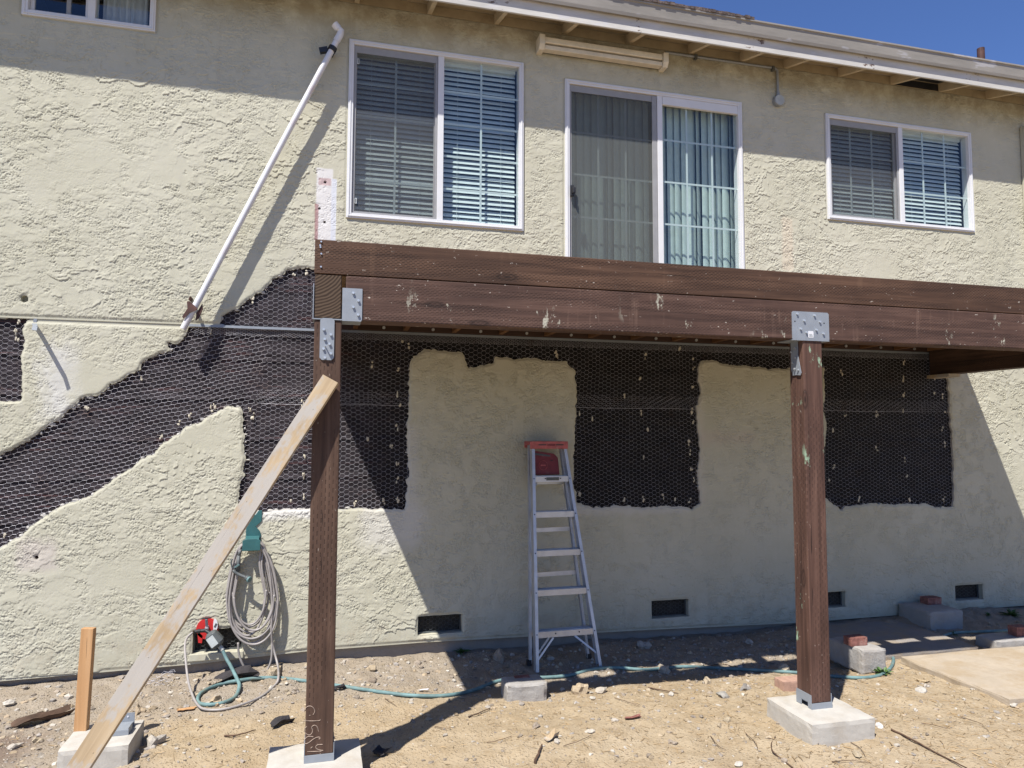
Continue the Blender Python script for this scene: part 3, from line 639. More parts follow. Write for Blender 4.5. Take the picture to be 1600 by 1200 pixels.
# --- windows
def framebox(mb, x0, x1, z0, z1, t, y0, y1):
    mb.box((x0, y0, z0), (x0+t, y1, z1)); mb.box((x1-t, y0, z0), (x1, y1, z1)); mb.box((x0+t, y0+.0007, z0), (x1-t, y1-.0007, z0+t)); mb.box((x0+t, y0+.0007, z1-t), (x1-t, y1-.0007, z1))
def grille(mb, x0, x1, z0, z1, cols, rows, y, t=.017):
    for k in range(1, cols): x = x0+(x1-x0)*k/cols; mb.box((x-t/2, y, z0), (x+t/2, y+.006, z1))
    for k in range(1, rows): z = z0+(z1-z0)*k/rows; mb.box((x0, y+.0008, z-t/2), (x1, y+.0052, z+t/2))
def window(name, r, split, cols, rows, blind, label):
    x0, x1, z0, z1 = r; F = .042; m = MB(); framebox(m, x0, x1, z0, z1, F, -.022, .075)
    framebox(m, x0+.012, x1-.012, z0+.012, z1-.012, .012, -.028, -.0215)
    m.box((split-.026, -.016, z0+F), (split+.026, .07, z1-F)); w_ = m.build(name, MT['vinyl'], house, bevel=.003); tag(w_, label)
    lx0, lx1, rx0, rx1, a, b = x0+F, split-.026, split+.026, x1-F, z0+F, z1-F
    m = MB(); framebox(m, lx0+.001, lx1-.001, a+.001, b-.001, .026, .022, .048); m.build('sash', MT['vinyl'], w_, bevel=.002)
    m = MB(); m.add([(lx0+.026, .035, a+.026), (lx1-.026, .035, a+.026), (lx1-.026, .035, b-.026), (lx0+.026, .035, b-.026)], [(0, 1, 2, 3)]); m.build('pane', MT['glass'], w_, fixn=False)
    m = MB(); m.add([(rx0, .015, a), (rx1, .015, a), (rx1, .015, b), (rx0, .015, b)], [(0, 1, 2, 3)]); m.build('pane', MT['glass'], w_, fixn=False)
    m = MB(); grille(m, lx0+.026, lx1-.026, a+.026, b-.026, cols, rows, .0385); m.build('grille', MT['muntin'], w_)
    m = MB(); grille(m, rx0, rx1, a, b, cols, rows, .0195); m.build('grille', MT['muntin'], w_)
    if blind != 'curtain':
        m = MB(); framebox(m, lx0+.003, lx1-.003, a+.003, b-.003, .018, -.006, .004); m.box((lx0+.021, -.004, b-.062), (lx1-.021, .003, b-.021)); m.build('screen_frame', MT['vinylg'], w_)
        m = MB(); m.add([(lx0+.02, -.001, a+.02), (lx1-.02, -.001, a+.02), (lx1-.02, -.001, b-.05), (lx0+.02, -.001, b-.05)], [(0, 1, 2, 3)]); m.build('insect_screen', MT['dscreen' if blind == 'v' else 'screen'], w_)
    # blinds inside the room
    if blind == 'h':
        for (bx0, bx1) in ((lx0+.012, lx1-.004), (rx0+.004, rx1-.012)):
            m = MB(); z = b-.045; k = 0
            while z > a+.012:
                t = math.radians(58+2.5*math.sin(k*1.7)); dy, dz = .0245*math.cos(t), .0245*math.sin(t); cy = .098; k += 1
                n3 = 5; vs = []
                for i in range(n3):
                    s_ = -1+2*i/(n3-1); bow = .0035*(1-s_*s_); vs += [(bx0, cy+dy*s_-bow*math.sin(t), z+dz*s_+bow*math.cos(t)), (bx1, cy+dy*s_-bow*math.sin(t), z+dz*s_+bow*math.cos(t)+.0015*math.sin(k))]
                m.add(vs, [(2*i, 2*i+1, 2*i+3, 2*i+2) for i in range(n3-1)]); z -= .0435
            m.box((bx0, .07, b-.03), (bx1, .13, b+.01)); m.box((bx0, .08, a+.002), (bx1, .12, a+.014))
            for fx in (.2, .8): xx = bx0+(bx1-bx0)*fx; m.tube([(xx, .072, a), (xx, .072, b)], .0016, 4)
            m.build('blind', MT['slat'], w_, fixn=False)
    elif blind == 'v':
        for (bx0, bx1) in ((lx0, lx1), (rx0, rx1)):
            m = MB(); x = bx0+.02; k = 0
            while x < bx1+.03:
                t = math.radians(17+5*math.sin(k*2.3)+(14 if k % 5 == 1 else 0)); dx, dy = .046*math.cos(t), .046*math.sin(t); k += 1; vs = []
                for i in range(7):
                    s_ = -1+2*i/6; bow = .010*(1-s_*s_); vs += [(x+dx*s_-bow*math.sin(t), .15+dy*s_-bow*math.cos(t), a-.03), (x+dx*s_-bow*math.sin(t), .15+dy*s_-bow*math.cos(t), b)]
                m.add(vs, [(2*i, 2*i+2, 2*i+3, 2*i+1) for i in range(6)]); x += .073
            m.build('blind', MT['vane'], w_, fixn=False, smooth=True)
    else:
        m = MB(); vs = []; n3 = 40
        for i in range(n3+1): x = rx0+.02+(rx1-rx0-.06)*i/n3; y = .10+.018*math.sin(i*1.1)+.008*math.sin(i*2.7); vs += [(x, y, a-.02), (x, y, b)]
        m.add(vs, [(2*i, 2*i+2, 2*i+3, 2*i+1) for i in range(n3)]); m.build('curtain', MT['curtain'], w_, fixn=False, smooth=True)
        m = MB(); m.box((lx1-.16, .03, a), (lx1-.13, .05, b)); m.build('sash_stile', MT['vinylg'], w_)
    X0, X1, Z0, Z1 = x0+.003, x1-.003, z0+.003, z1-.003
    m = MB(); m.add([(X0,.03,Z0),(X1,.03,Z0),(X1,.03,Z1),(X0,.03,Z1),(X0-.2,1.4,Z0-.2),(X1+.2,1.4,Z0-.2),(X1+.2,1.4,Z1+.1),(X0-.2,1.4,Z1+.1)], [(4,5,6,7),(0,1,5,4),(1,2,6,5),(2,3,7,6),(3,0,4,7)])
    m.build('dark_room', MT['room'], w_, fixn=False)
    return w_
wb = window('window', WIN['big'], onY(688, 215).x, 2, 5, 'h', 'large square two-pane window with white blinds beside the pipe')
for z in (3.53, 4.72): m = MB(); framebox(m, .192, .208, z, z+.045, .004, -.012, -.006); m.build('screen_pull', MT['muntin'], wb)
wr = window('window', WIN['right'], onY(1407, 270).x, 3, 3, 'h', 'wide two-pane window at right with blinds and six-light grilles')
wd = window('sliding_door', WIN['door'], onY(1031, 280).x, 3, 5, 'v', 'white sliding glass door with vertical blinds above the deck')
m = MB(); hp = onY(893, 299, -.02); m.box((hp.x-.016, -.045, hp.z-.05), (hp.x+.016, -.021, hp.z+.05)); m.box((hp.x-.006, -.075, hp.z-.03), (hp.x+.008, -.045, hp.z+.025)); m.box((hp.x+.016, -.04, hp.z-.02), (hp.x+.034, -.026, hp.z+.035)); m.build('door_handle', MT['black'], wd, bevel=.004)
m = MB(); xs = onY(1031, 280).x; m.box((xs-.078, -.012, 2.8), (xs-.030, -.001, 4.78)); m.build('screen_door_stile', MT['vinylg'], wd, bevel=.002)
m = MB(); m.box((xs+.028, -.0185, 4.71), (3.774, .0135, 4.789)); m.build('head_rail', MT['vinyl'], wd, bevel=.002)
wa = window('window', WIN['attic'], onY(144, 20).x, 1, 1, 'curtain', 'small high window at upper left with a pale curtain')

# --- foundation vents
for i, v in enumerate(VENT):
    m = MB(); m.add([(v[0]-.003, .072, v[2]-.003), (v[1]+.003, .072, v[2]-.003), (v[1]+.003, .072, v[3]+.003), (v[0]-.003, .072, v[3]+.003)], [(0, 1, 2, 3)]); fv = m.build('foundation_vent', MT['ventback'], house, fixn=False)
    m = MB(); netting(m, (.018, 0), (-.009, .016), (-.009, -.016), np.array((v[0], v[2])), (v[0], v[1]), (v[2], v[3]), rect(v), y=.05, r=.0008, seed=i); m.build('vent_mesh', MT['dgrey'], fv, fixn=False)
    m = MB(); framebox(m, v[0]+.001, v[1]-.001, v[2]+.001, v[3]-.001, .010, .045, .06); m.build('vent_frame', MT['dgrey'], fv)
v = VENT[4]; m = MB(); m.box((v[0]-.02, -.014, v[2]-.055), (v[1]+.01, .004, v[2]-.002)); m.build('vent_sill', MT['stucco'], house, bevel=.005)

# --- eaves
SL = .28                                       # roof slope
zr = lambda y: 5.335+SL*y                       # underside of the roof boarding
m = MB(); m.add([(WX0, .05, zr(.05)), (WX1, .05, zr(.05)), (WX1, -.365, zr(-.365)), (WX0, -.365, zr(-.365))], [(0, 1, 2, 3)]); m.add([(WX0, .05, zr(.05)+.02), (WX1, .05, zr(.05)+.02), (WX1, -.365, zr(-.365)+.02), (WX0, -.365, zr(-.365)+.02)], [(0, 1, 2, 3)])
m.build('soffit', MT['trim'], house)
RX = [.792-.612*k for k in range(8, 0, -1)]+[.792, 1.384, 2.016, 2.637, 3.275, 3.83, 4.32, 4.95, 5.585, 6.195, 6.815, 7.43, 8.04, 8.65, 9.26]
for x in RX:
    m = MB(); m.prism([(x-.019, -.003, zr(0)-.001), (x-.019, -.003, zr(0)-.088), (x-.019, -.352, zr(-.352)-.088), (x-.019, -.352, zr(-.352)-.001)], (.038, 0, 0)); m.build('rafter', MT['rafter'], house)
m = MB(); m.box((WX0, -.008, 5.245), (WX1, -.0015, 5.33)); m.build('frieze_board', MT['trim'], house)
hx = 5.585                                   # open bay: its darkness is painted by two black panels
m = MB(); m.box((hx+.03, -.0105, 5.25), (hx+.585, -.0085, 5.322)); m.build('eave_gap_dark_panel', MT['black'], house)
m = MB(); m.add([(hx+.03, -.02, zr(-.02)-.003), (hx+.57, -.02, zr(-.02)-.003), (hx+.57, -.35, zr(-.35)-.003), (hx+.03, -.35, zr(-.35)-.003)], [(0, 1, 2, 3)]); m.build('eave_gap_dark_panel', MT['black'], house)
m = MB(); m.box((WX0, -.372, 5.148), (WX1, -.353, 5.33)); m.build('fascia', MT['fascia'], house, bevel=.003)
m = MB(); prof = [(-.374, 5.272), (-.414, 5.262), (-.420, 5.275), (-.452, 5.335), (-.462, 5.372), (-.452, 5.374), (-.445, 5.345), (-.412, 5.285), (-.378, 5.290), (-.374, 5.375)]
prof = [(-.374, 5.243), (-.404, 5.236), (-.411, 5.262), (-.420, 5.355), (-.430, 5.362), (-.430, 5.376), (-.416, 5.376), (-.406, 5.290), (-.378, 5.283)]
m.prism([(WX0, y, z+.028) for y, z in prof], (WX1-WX0, 0, 0)); m.build('gutter', MT['gutter'], house)
m = MB(); y0 = -.410; m.prism([(WX0, y0, zr(y0)+.172), (WX0, 5.5, zr(5.5)+.172), (WX0, 5.5, zr(5.5)+.022), (WX0, y0, zr(y0)+.152)], (WX1-WX0, 0, 0))
rr = random.Random(4)
for x in np.arange(1.0, 4.6, .05):
    d = .016*fbm(np.array([x]), np.array([.3]), 2.5, 3)[0]
    if 1.9 < x < 3.7: m.box((x, -.43-rr.uniform(0, .012), 5.404), (x+.048, -.36, 5.404+.012+d+rr.uniform(0, .012)))
roof = m.build('roof', MT['shingle'], house)
for k in range(2, 10): pass
# courses of shingles on the slope
m = MB()
for k in range(26):
    y = -.40+k*.22; m.prism([(WX0, y, zr(y)+.173), (WX0, y+.23, zr(y+.23)+.174), (WX0, y, zr(y)+.185)], (WX1-WX0, 0, 0))
m.build('shingle_course', MT['shingle'], house)
vp = onY(1533, 92, 1.0); m = MB(); m.tube([(vp.x, 1.0, zr(1.0)+.12), (vp.x, 1.0, onY(1533, 76, 1.0).z)], .043, 14); m.tube([(vp.x, 1.0, zr(1.0)+.12), (vp.x, 1.0, zr(1.0)+.22)], .09, 14); m.build('roof_vent_pipe', MT['rust'], house)
dp = onY(1598, 205, -.04); m = MB(); m.box((dp.x-.01, -.075, .0), (dp.x+.065, -.012, 4.98)); m.build('downspout', MT['stucco'], house, bevel=.006)
# side and back walls close the building
for x in (WX0, WX1-.15): m = MB(); m.box((x, .05, -.3), (x+.15, 9, 5.3)); m.build('side_wall', MT['stucco'], house)
m = MB(); m.box((WX0+.15, 8.85, -.3), (WX1-.15, 9, 7.4)); m.build('back_wall', MT['stucco'], house)

# ================================================================== DECK
deck = empty('raised_deck', (3.0, -1.0, -.03))
tag(deck, 'unfinished raised deck frame of dark brown stained timber on posts', 'deck')
YF = -2.05; DX0, DX1 = -.072, 6.22
m = MB(); m.box((DX0-.004, YF-.002, 2.485), (DX1, YF+.036, 2.668)); rim = m.build('rim_board', MT['rim'], deck, bevel=.004)
for z in (2.655, 2.635, 2.625, 2.59, 2.52):
    m = MB(); m.tube([(-.045+.004*math.sin(z*90), YF-.001, z), (-.045+.004*math.sin(z*90), YF-.008, z)], .005, 6)
    m.build('screw', MT['bolt'], rim)
m = MB(); m.box((.088, YF, 2.241), (DX1-.15, YF+.14, 2.482)); m.build('front_beam', MT['beam'], deck, bevel=.006)
m = MB(); m.box((DX0, YF+.004, 2.246), (.066, -.036, 2.4825)); sb = m.build('side_beam', MT['beamy'], deck, bevel=.005)
m = MB(); m.box((DX0+.003, YF+.001, 2.249), (.063, YF+.0055, 2.479)); m.build('end_grain', MT['end'], sb, bevel=.001)
m = MB(); m.box((5.90, YF+.004, 2.236), (6.04, -.036, 2.4825)); m.build('side_beam', MT['beamy'], deck, bevel=.005)
m = MB(); m.box((DX0+.01, -.034, 2.4785), (DX1-.1, -.004, 2.66)); led = m.build('ledger', MT['ledger'], deck, bevel=.003)
for k in range(14): x = .443+.406*k; m = MB(); m.tube([(x, -.034, 2.502), (x, -.045, 2.502)], .013, 6); m.build('ledger_bolt', MT['bolt'], led)
for k in range(15):
    x = .62+.406*(k-1)
    if x > 6.1: break
    m = MB(); m.box((x-.019, YF+.038, 2.484), (x+.019, -.0355, 2.666)); m.build('joist', MT['joist'], deck, bevel=.002)
m = MB(); m.box((DX0, -1.915, 2.669), (DX1, -.003, 2.688)); m.build('deck_boards', MT['ply'], deck)
m = MB(); m.box((5.86, -.30, 2.205), (6.0, -.04, 2.2355)); m.build('shim', MT['pine'], deck)
def post(x, zb, mat, yb=YF):
    m = MB(); m.box((x-.07, yb+.002, zb), (x+.07, yb+.14, 2.238)); return m.build('post', mat, deck, bevel=.006)
pl = post(0.0, .012, MT['post']); pr = post(2.975, .0, MT['postr']); pq = post(5.97, .0, MT['postr'])
def bolts(pxs, Y, par, r=.0068, l=.010):
    for (px, py) in pxs:
        p = onY(px, py, Y); m = MB(); m.tube([(p.x, Y, p.z), (p.x, Y-l, p.z)], r, 6); m.build('bolt', MT['bolt'], par)
def plate(x0, x1, z0, z1, Y, t=.004, cut=.012):
    m = MB(); m.prism([(x0+cut, Y, z0), (x1-cut, Y, z0), (x1, Y, z0+cut), (x1, Y, z1-cut), (x1-cut, Y, z1), (x0+cut, Y, z1), (x0, Y, z1-cut), (x0, Y, z0+cut)], (0, -t, 0)); return m
# left corner hanger
a = onY(535.5, 450, YF); b = onY(565.5, 501, YF)
m = plate(a.x, b.x, b.z, a.z, YF-.0008, .005, .002); m.box((a.x, YF-.0058, b.z-.006), (b.x-.004, YF+.13, b.z)); m.box((a.x-.001, YF-.004, b.z), (a.x+.003, YF+.12, a.z)); hg = m.build('beam_hanger', MT['galv'], deck)
bolts([(552, 458), (560, 470), (552, 480), (559.5, 492)], YF-.0058, hg)
a = onY(500.5, 498, YF); b = onY(521.5, 563, YF)
m = plate(a.x, b.x, b.z, a.z+.004, YF-.0008, .005, .012); m.box((DX0-.003, YF-.004, 2.2395), (.070, YF+.135, 2.2455)); m.box((DX0-.008, YF-.002, 2.24), (DX0-.0035, YF+.12, 2.43)); st = m.build('post_strap', MT['galv'], deck)
bolts([(506, 515), (517, 523), (507.5, 530), (515, 537.5), (505.5, 545), (517, 552.5), (507.5, 559)], YF-.0058, st)
m = MB(); p = onY(508, 541, YF-.006); m.tube([(p.x, YF-.006, p.z), (p.x+.004, YF-.04, p.z+.002)], .003, 6); m.build('nail', MT['bolt'], st)
# plate over the middle post
a = onY(1236.5, 488, YF); b = onY(1295, 533, YF)
m = plate(a.x, b.x, 2.234, 2.418, YF-.0008, .005, .010); m.box((a.x, YF-.0056, 2.2335), (b.x, YF+.15, 2.2395)); mp = m.build('post_cap_plate', MT['galv'], deck)
bolts([(1245, 490.5), (1272, 493), (1256, 501), (1280.5, 503), (1250.5, 514), (1259.5, 519.5), (1275, 515.5), (1286, 521.5)], YF-.0058, mp)
m = MB()
for q in ((1242, 502), (1287.5, 505)): p = onY(q[0], q[1], YF-.006); m.tube([(p.x, YF-.0055, p.z), (p.x, YF-.0068, p.z)], .0045, 8)
m.build('bolt_hole', MT['black'], mp)
p0 = onY(1263, 527.5, YF-.0066); p1 = onY(1271, 517.5, YF-.0066); m = plate(p0.x, p1.x, p0.z, p1.z, YF-.006, .0007, .004); stk = m.build('paper_tag', MT['sticker'], mp)
m = MB()
for k in range(3): m.box((p0.x+.006, YF-.0078, p0.z+.006+.007*k), (p1.x-.006-.002*k, YF-.0068, p0.z+.009+.007*k))
m.build('printed_lines', MT['lgrey'], stk)
m = MB(); m.prism([(2.902, YF+.115, 2.234), (2.902, YF+.045, 2.234), (2.902, YF+.045, 2.10), (2.902, YF+.055, 2.02), (2.902, YF+.10, 2.02), (2.902, YF+.115, 2.06)], (-.004, 0, 0))
m.prism([(2.898, YF+.045, 2.16), (2.898, YF+.012, 2.03), (2.898, YF+.02, 2.015), (2.898, YF+.06, 2.02)], (-.004, 0, 0)); sp = m.build('side_strap', MT['galv'], deck)
for (dy, z) in ((.06, 2.19), (.10, 2.17), (.06, 2.13), (.09, 2.10), (.07, 2.06), (.035, 2.05)): m = MB(); m.tube([(2.894, YF+dy, z), (2.884, YF+dy, z)], .006, 6); m.build('bolt', MT['bolt'], sp)
# post base shoes
for (x, zb, hs) in ((0.0, -.022, .036), (2.975, -.034, .034), (5.97, -.034, .034)):
    m = MB(); X0, X1, Y0, Y1 = x-.074, x+.074, YF-.003, YF+.144
    m.box((X0, Y0, zb), (X1, Y0+.004, zb+hs)); m.box((X0, Y1-.004, zb), (X1, Y1, zb+hs+.04))
    m.box((X0, Y0+.004, zb+.036), (X0+.0035, Y1-.004, zb+hs+.05)); m.box((X1-.0035, Y0+.004, zb+.0), (X1, Y1-.004, zb+hs+.05))
    m.box((X0, Y0+.004, zb), (X0+.0035, Y0+.035, zb+.036)); m.box((X0, Y1-.05, zb), (X0+.0035, Y1-.004, zb+.036)); m.box((X0+.0036, Y0+.004, zb+hs-.004), (X1-.0036, Y1-.004, zb+hs))
    m.build('post_shoe', MT['galv'], deck)
# chalk scrawl at the foot of the left post
strokes = [[(350,330),(370,275),(410,237),(460,235),(500,265),(518,310),(505,350),(490,365)], [(428,377),(450,378)], [(340,468),(400,463),(480,465),(590,458),(606,436)],
 [(395,550),(365,580),(358,620),(385,665),(430,685),(470,660),(485,610),(470,570),(490,540),(525,533),(560,565),(578,630)],
 [(495,715),(450,705),(400,715),(360,755),(345,800),(380,820),(430,800),(480,760),(540,725),(590,718),(602,740),(580,748)],
 [(640,832),(570,835),(538,860),(540,890),(580,915),(650,927)], [(400,945),(500,942),(620,938)], [(368,1015),(432,1065)], [(515,1015),(540,1038),(590,1030),(612,995),(600,968)], [(455,892),(482,868)]]
m = MB()
for s_ in strokes:
    pts = [onY(440+X/10, 1080+Yp/10, YF+.0015) for X, Yp in s_]; pts = spline(pts, 4) if len(pts) > 2 else pts
    m.tube([(p.x, YF+.0015, p.z) for p in pts], .0019, 4)
m.build('chalk_writing', MT['chalk'], pl)

# ================================================================== FOOTINGS
def rough_block(name, x0, x1, y0, y1, z0, z1, mat, label, cat, seed=0, bev=.006, group=None, amp=.0022):
    cx, cy = (x0+x1)/2, (y0+y1)/2; m = MB((cx, cy, z0)); n = 9
    import bmesh
    me_b = bmesh.new(); bmesh.ops.create_cube(me_b, size=1.0)
    bmesh.ops.subdivide_edges(me_b, edges=me_b.edges[:], cuts=n, use_grid_fill=True)
    for v in me_b.verts:
        p = Vector((x0+(v.co.x+.5)*(x1-x0), y0+(v.co.y+.5)*(y1-y0), z0+(v.co.z+.5)*(z1-z0)))
        e = sum(abs(abs(c)-.5) < 1e-4 for c in v.co); d = mnoise.noise_vector(p*9+Vector((seed, 0, 0)))*amp + mnoise.noise_vector(p*30+Vector((seed, 2, 0)))*amp*.5
        if e >= 2: d -= Vector((v.co.x*2, v.co.y*2, v.co.z*2))*(bev*.35+abs(mnoise.noise(p*22+Vector((seed, 5, 1))))*bev)
        v.co = p+d-m.off
    me2 = bpy.data.meshes.new(name); me_b.to_mesh(me2); me_b.free(); me2.materials.append(mat)
    for p in me2.polygons: p.use_smooth = False
    o = link(bpy.data.objects.new(name, me2)); o.location = m.off; tag(o, label, cat, group); return o
rough_block('concrete_footing', 2.755, 3.195, -2.245, -1.80, -.30, -.034, MT['conc'], 'square concrete footing pad under the red brown post at right', 'footing', 1)
rough_block('concrete_footing', -.255, .215, -2.25, -1.80, -.30, -.022, MT['conc'], 'concrete footing pad under the chalk marked left post', 'footing', 2)
fb = rough_block('concrete_footing', -1.35, -1.0, -1.52, -1.16, -.32, -.05, MT['conc'], 'bare concrete footing with an empty steel bracket behind the diagonal brace', 'footing', 3)
bk = onZ(184, 1143, -.05); m = MB(); bx, by = bk.x, bk.y
m.box((bx-.06, by-.065, -.05), (bx+.07, by-.061, -.025)); m.box((bx-.06, by+.065, -.05), (bx+.07, by+.069, .025)); m.box((bx-.06, by-.061, -.05), (bx-.056, by+.065, .035)); m.box((bx-.055, by-.06, -.028), (bx+.066, by+.064, -.024)); m.box((bx+.066, by-.061, -.05), (bx+.07, by+.02, -.012))
br = m.build('post_bracket', MT['galv'], fb)
m = MB()
for dx in (-.03, .0, .035): m.tube([(bx+dx, by+.0648, .005), (bx+dx, by+.062, .005)], .005, 8)
m.build('nail_hole', MT['sticker'], br)

# ================================================================== BRACE + STAKE
top = onY(517, 593, YF-.03); bot = onY(123, 1200, -2.30); d = (bot-top).normalized(); ext = (-.2-bot.z)/d.z; ft = bot+d*ext
tp = top-d*.0; zl = (tp-ft).normalized(); xl = Vector((1, 0, .62)); xl = (xl-zl*xl.dot(zl)).normalized(); yl = zl.cross(xl)
brl = MB(); brl.box((-.0445, -.019, 0), (.0445, .019, (tp-ft).length))
for kx, kz in ((.012, .10), (-.02, .16), (.02, .52), (-.005, .95), (.022, 1.4), (-.018, 1.75), (.01, 2.3)): brl.tube([(kx, -.0188, kz), (kx, -.0205, kz)], .0035, 6); brl.tube([(kx, .0188, kz), (kx, .0205, kz)], .0035, 6)
L = (tp-ft).length
brace = brl.build('diagonal_brace', MT['pine'], None, bevel=.004); brace.matrix_world = Matrix.Translation(ft) @ Matrix((xl, yl, zl)).transposed().to_4x4(); tag(brace, 'weathered pine board leaning diagonally against the left post', 'wooden brace')
sk = onZ(124, 1172, -.16); m = MB((sk.x, sk.y, -.25)); st_top = onY(128, 982, sk.y).z
m.bar((sk.x, sk.y, -.25), (sk.x+.020, sk.y+.006, st_top), .070, .036, (.97, -.2, 0)); stake = m.build('survey_stake', MT['stake'], None, bevel=.003); tag(stake, 'fresh orange pine stake standing upright beside the footing', 'wooden stake')

# ================================================================== LADDER
g = -.145
FL = G0(836, 1050, 0); FR = G0(938.5, 1041, 0); RL = G0(826.5, 1037, .012); RR = G0(920.5, 1027, .012)
TY = -.20
TL = onY(829.5, 694, TY); TR = onY(882, 692, TY); zt = (TL.z+TR.z)/2; TL.z = TR.z = zt
ladder = empty('stepladder', ((FL.x+FR.x)/2, (FL.y+FR.y)/2, g)); tag(ladder, 'silver aluminium stepladder with faded red top leaning on the wall', 'ladder')
xa = (TR-TL).normalized()
def rail(p0, p1, name, w=.024, dep=.062):
    m = MB(); up = (p1-p0).normalized(); sd = (xa-up*xa.dot(up)).normalized(); n = sd.cross(up)
    s_ = 1 if name == 'l' else -1
    # channel: web + two flanges
    c0, c1 = p0, p1
    m.bar(c0+n*0, c1+n*0, .0025, dep, sd)
    for t in (-1, 1): m.bar(c0+n*(t*dep/2)+sd*(s_*w/2), c1+n*(t*dep/2)+sd*(s_*w/2), w, .003, sd)
    return m
back = Vector((0, .075, .018)); r0 = RL-FL
RTL = TL+Vector((.0, .085, .0)); RTR = TR+Vector((-.0, .085, .0))
for p0, p1, s_ in ((FL, TL, 'l'), (FR, TR, 'r')): rail(p0, p1, s_).build('front_rail', MT['alu'], ladder)
for p0, p1, s_ in ((RL, RTL, 'l'), (RR, RTR, 'r')):
    rr_ = rail(p0, p1, s_, .020, .032).build('rear_rail', MT['alu'], ladder); m = MB(); m.bar(p0-Vector((0, 0, .012)), p0+(p1-p0).normalized()*.03, .032, .042, xa); m.build('rubber_foot', MT['black'], rr_)
upv = (TL-FL).normalized(); nrm = xa.cross(upv).normalized()        # points from ladder towards... front/back
if nrm.y < 0: nrm = -nrm
def lerp(a, b, t): return a+(b-a)*t
def frac(py): return (py-1050.)/(694.-1050.)
steps = []
for py in (745.5, 801, 861.5, 923, 988):
    # solve the fraction along the left rail that projects at this row
    lo, hi = 0., 1.
    for _ in range(40):
        t = (lo+hi)/2; P = lerp(FL, TL, t)-CAM; row = 600-FPX*(P.dot(UP))/(P.dot(_f))
        if row > py: lo = t
        else: hi = t
    steps.append(t)
for i, t in enumerate(steps):
    a, b = lerp(FL, TL, t), lerp(FR, TR, t); m = MB()
    hd = Vector((0, 1, 0)); dep = .085
    fa, fb_ = a-nrm*.028+xa*.003, b-nrm*.028-xa*.003
    m.bar(fa-Vector((0, 0, .022)), fb_-Vector((0, 0, .022)), .045, .004, (0, 0, 1))
    m.bar(fa+hd*.045-Vector((0, 0, .002)), fb_+hd*.045-Vector((0, 0, .002)), .086, .004, hd)
    m.bar(fa+hd*.088-Vector((0, 0, .012)), fb_+hd*.088-Vector((0, 0, .012)), .024, .003, (0, 0, 1))
    for q in (.018, .035, .052, .069): m.bar(fa+hd*q+Vector((0, 0, .002)), fb_+hd*q+Vector((0, 0, .002)), .004, .004, hd)
    stp = m.build('step', MT['alu'], ladder)
    m = MB()
    for q in (.0, 1.0, .33, .72) if i in (0, 4) else (.0, 1.0):
        c = lerp(a-xa*.001, b, q)-nrm*.0335-Vector((0, 0, .018)); c += (xa*.012 if q == 0 else (-xa*.012 if q == 1 else Vector((0, 0, 0)))); m.tube([c, c-nrm*.004], .0052, 8)
    m.build('rivet', MT['black'], stp)
    if i == 0:
        c = lerp(fa, fb_, .52)-Vector((0, .0035, .020)); m = MB(); m.bar(c-xa*.055, c+xa*.055, .026, .001, (0, 0, 1)); m.build('worn_label', MT['dgrey'], stp)
for py in (754, 829, 899, 990):
    lo, hi = 0., 1.
    for _ in range(40):
        t = (lo+hi)/2; P = lerp(RL, RTL, t)-CAM; row = 600-FPX*(P.dot(UP))/(P.dot(_f))
        if row > py: lo = t
        else: hi = t
    m = MB(); a, b = lerp(RL, RTL, t), lerp(RR, RTR, t); m.bar(a, b, .034, .006, (0, 0, 1)); m.build('rear_bar', MT['alu'], ladder)
# braces under the lowest step, spreader arms below the top step
t0 = steps[4]; a, b = lerp(FL, TL, t0), lerp(FR, TR, t0); fl, fr = lerp(FL, TL, t0*.28), lerp(FR, TR, t0*.34)
m = MB()
for off in (-.02, .05):
    o_ = Vector((0, off, 0)); m.bar(lerp(a, b, .30)+o_-Vector((0, 0, .045)), fl+o_+xa*.012, .014, .004, xa); m.bar(lerp(a, b, .66)+o_-Vector((0, 0, .045)), fr+o_-xa*.012, .014, .004, xa)
m.build('knee_brace', MT['alu'], ladder)
t1 = steps[0]; a, b = lerp(FL, TL, t1), lerp(FR, TR, t1)
for p0, p1, p2 in ((a+xa*.045, a+xa*.005, 1), (b-xa*.045, b-xa*.005, -1)):
    m = MB(); q0 = p0-Vector((0, .0, .045)); q1 = lerp(FL if p2 == 1 else FR, TL if p2 == 1 else TR, t1-.055)-xa*(-.012*p2); m.bar(q0, q1, .012, .004, xa)
    q2 = q0+Vector((.0, .06, -.02)); q3 = q2+Vector((.045*-p2 if p2 < 0 else -.02, .04, -.13)); m.bar(q2, q3, .013, .003, xa); m.build('spreader', MT['alu'], ladder)
# red top cap and folded pail shelf
m = MB(); c0 = TL-xa*.022; c1 = TR+xa*.012; up0 = Vector((0, 0, 1))
m.bar(c0+Vector((0, .035, .012)), c1+Vector((0, .035, .012)), .175, .012, (0, 1, 0)); m.bar(c0+Vector((0, -.052, -.012)), c1+Vector((0, -.052, -.012)), .062, .008, up0); m.bar(c0+Vector((0, .122, -.012)), c1+Vector((0, .122, -.012)), .05, .008, up0)
m.bar(c0+Vector((.003, .035, -.012)), c0+Vector((.003, .036, .008)), .17, .006, (0, 1, 0)); m.bar(c1+Vector((-.003, .035, -.012)), c1+Vector((-.003, .036, .008)), .17, .006, (0, 1, 0))
cap = m.build('top_cap', MT['red'], ladder, bevel=.005)
m = MB()
for q0, q1 in ((.22, .42), (.68, .88)): m.bar(lerp(c0, c1, q0)+Vector((0, -.0572, -.010)), lerp(c0, c1, q1)+Vector((0, -.0572, -.010)), .009, .002, up0)
m.build('slot', MT['black'], cap)
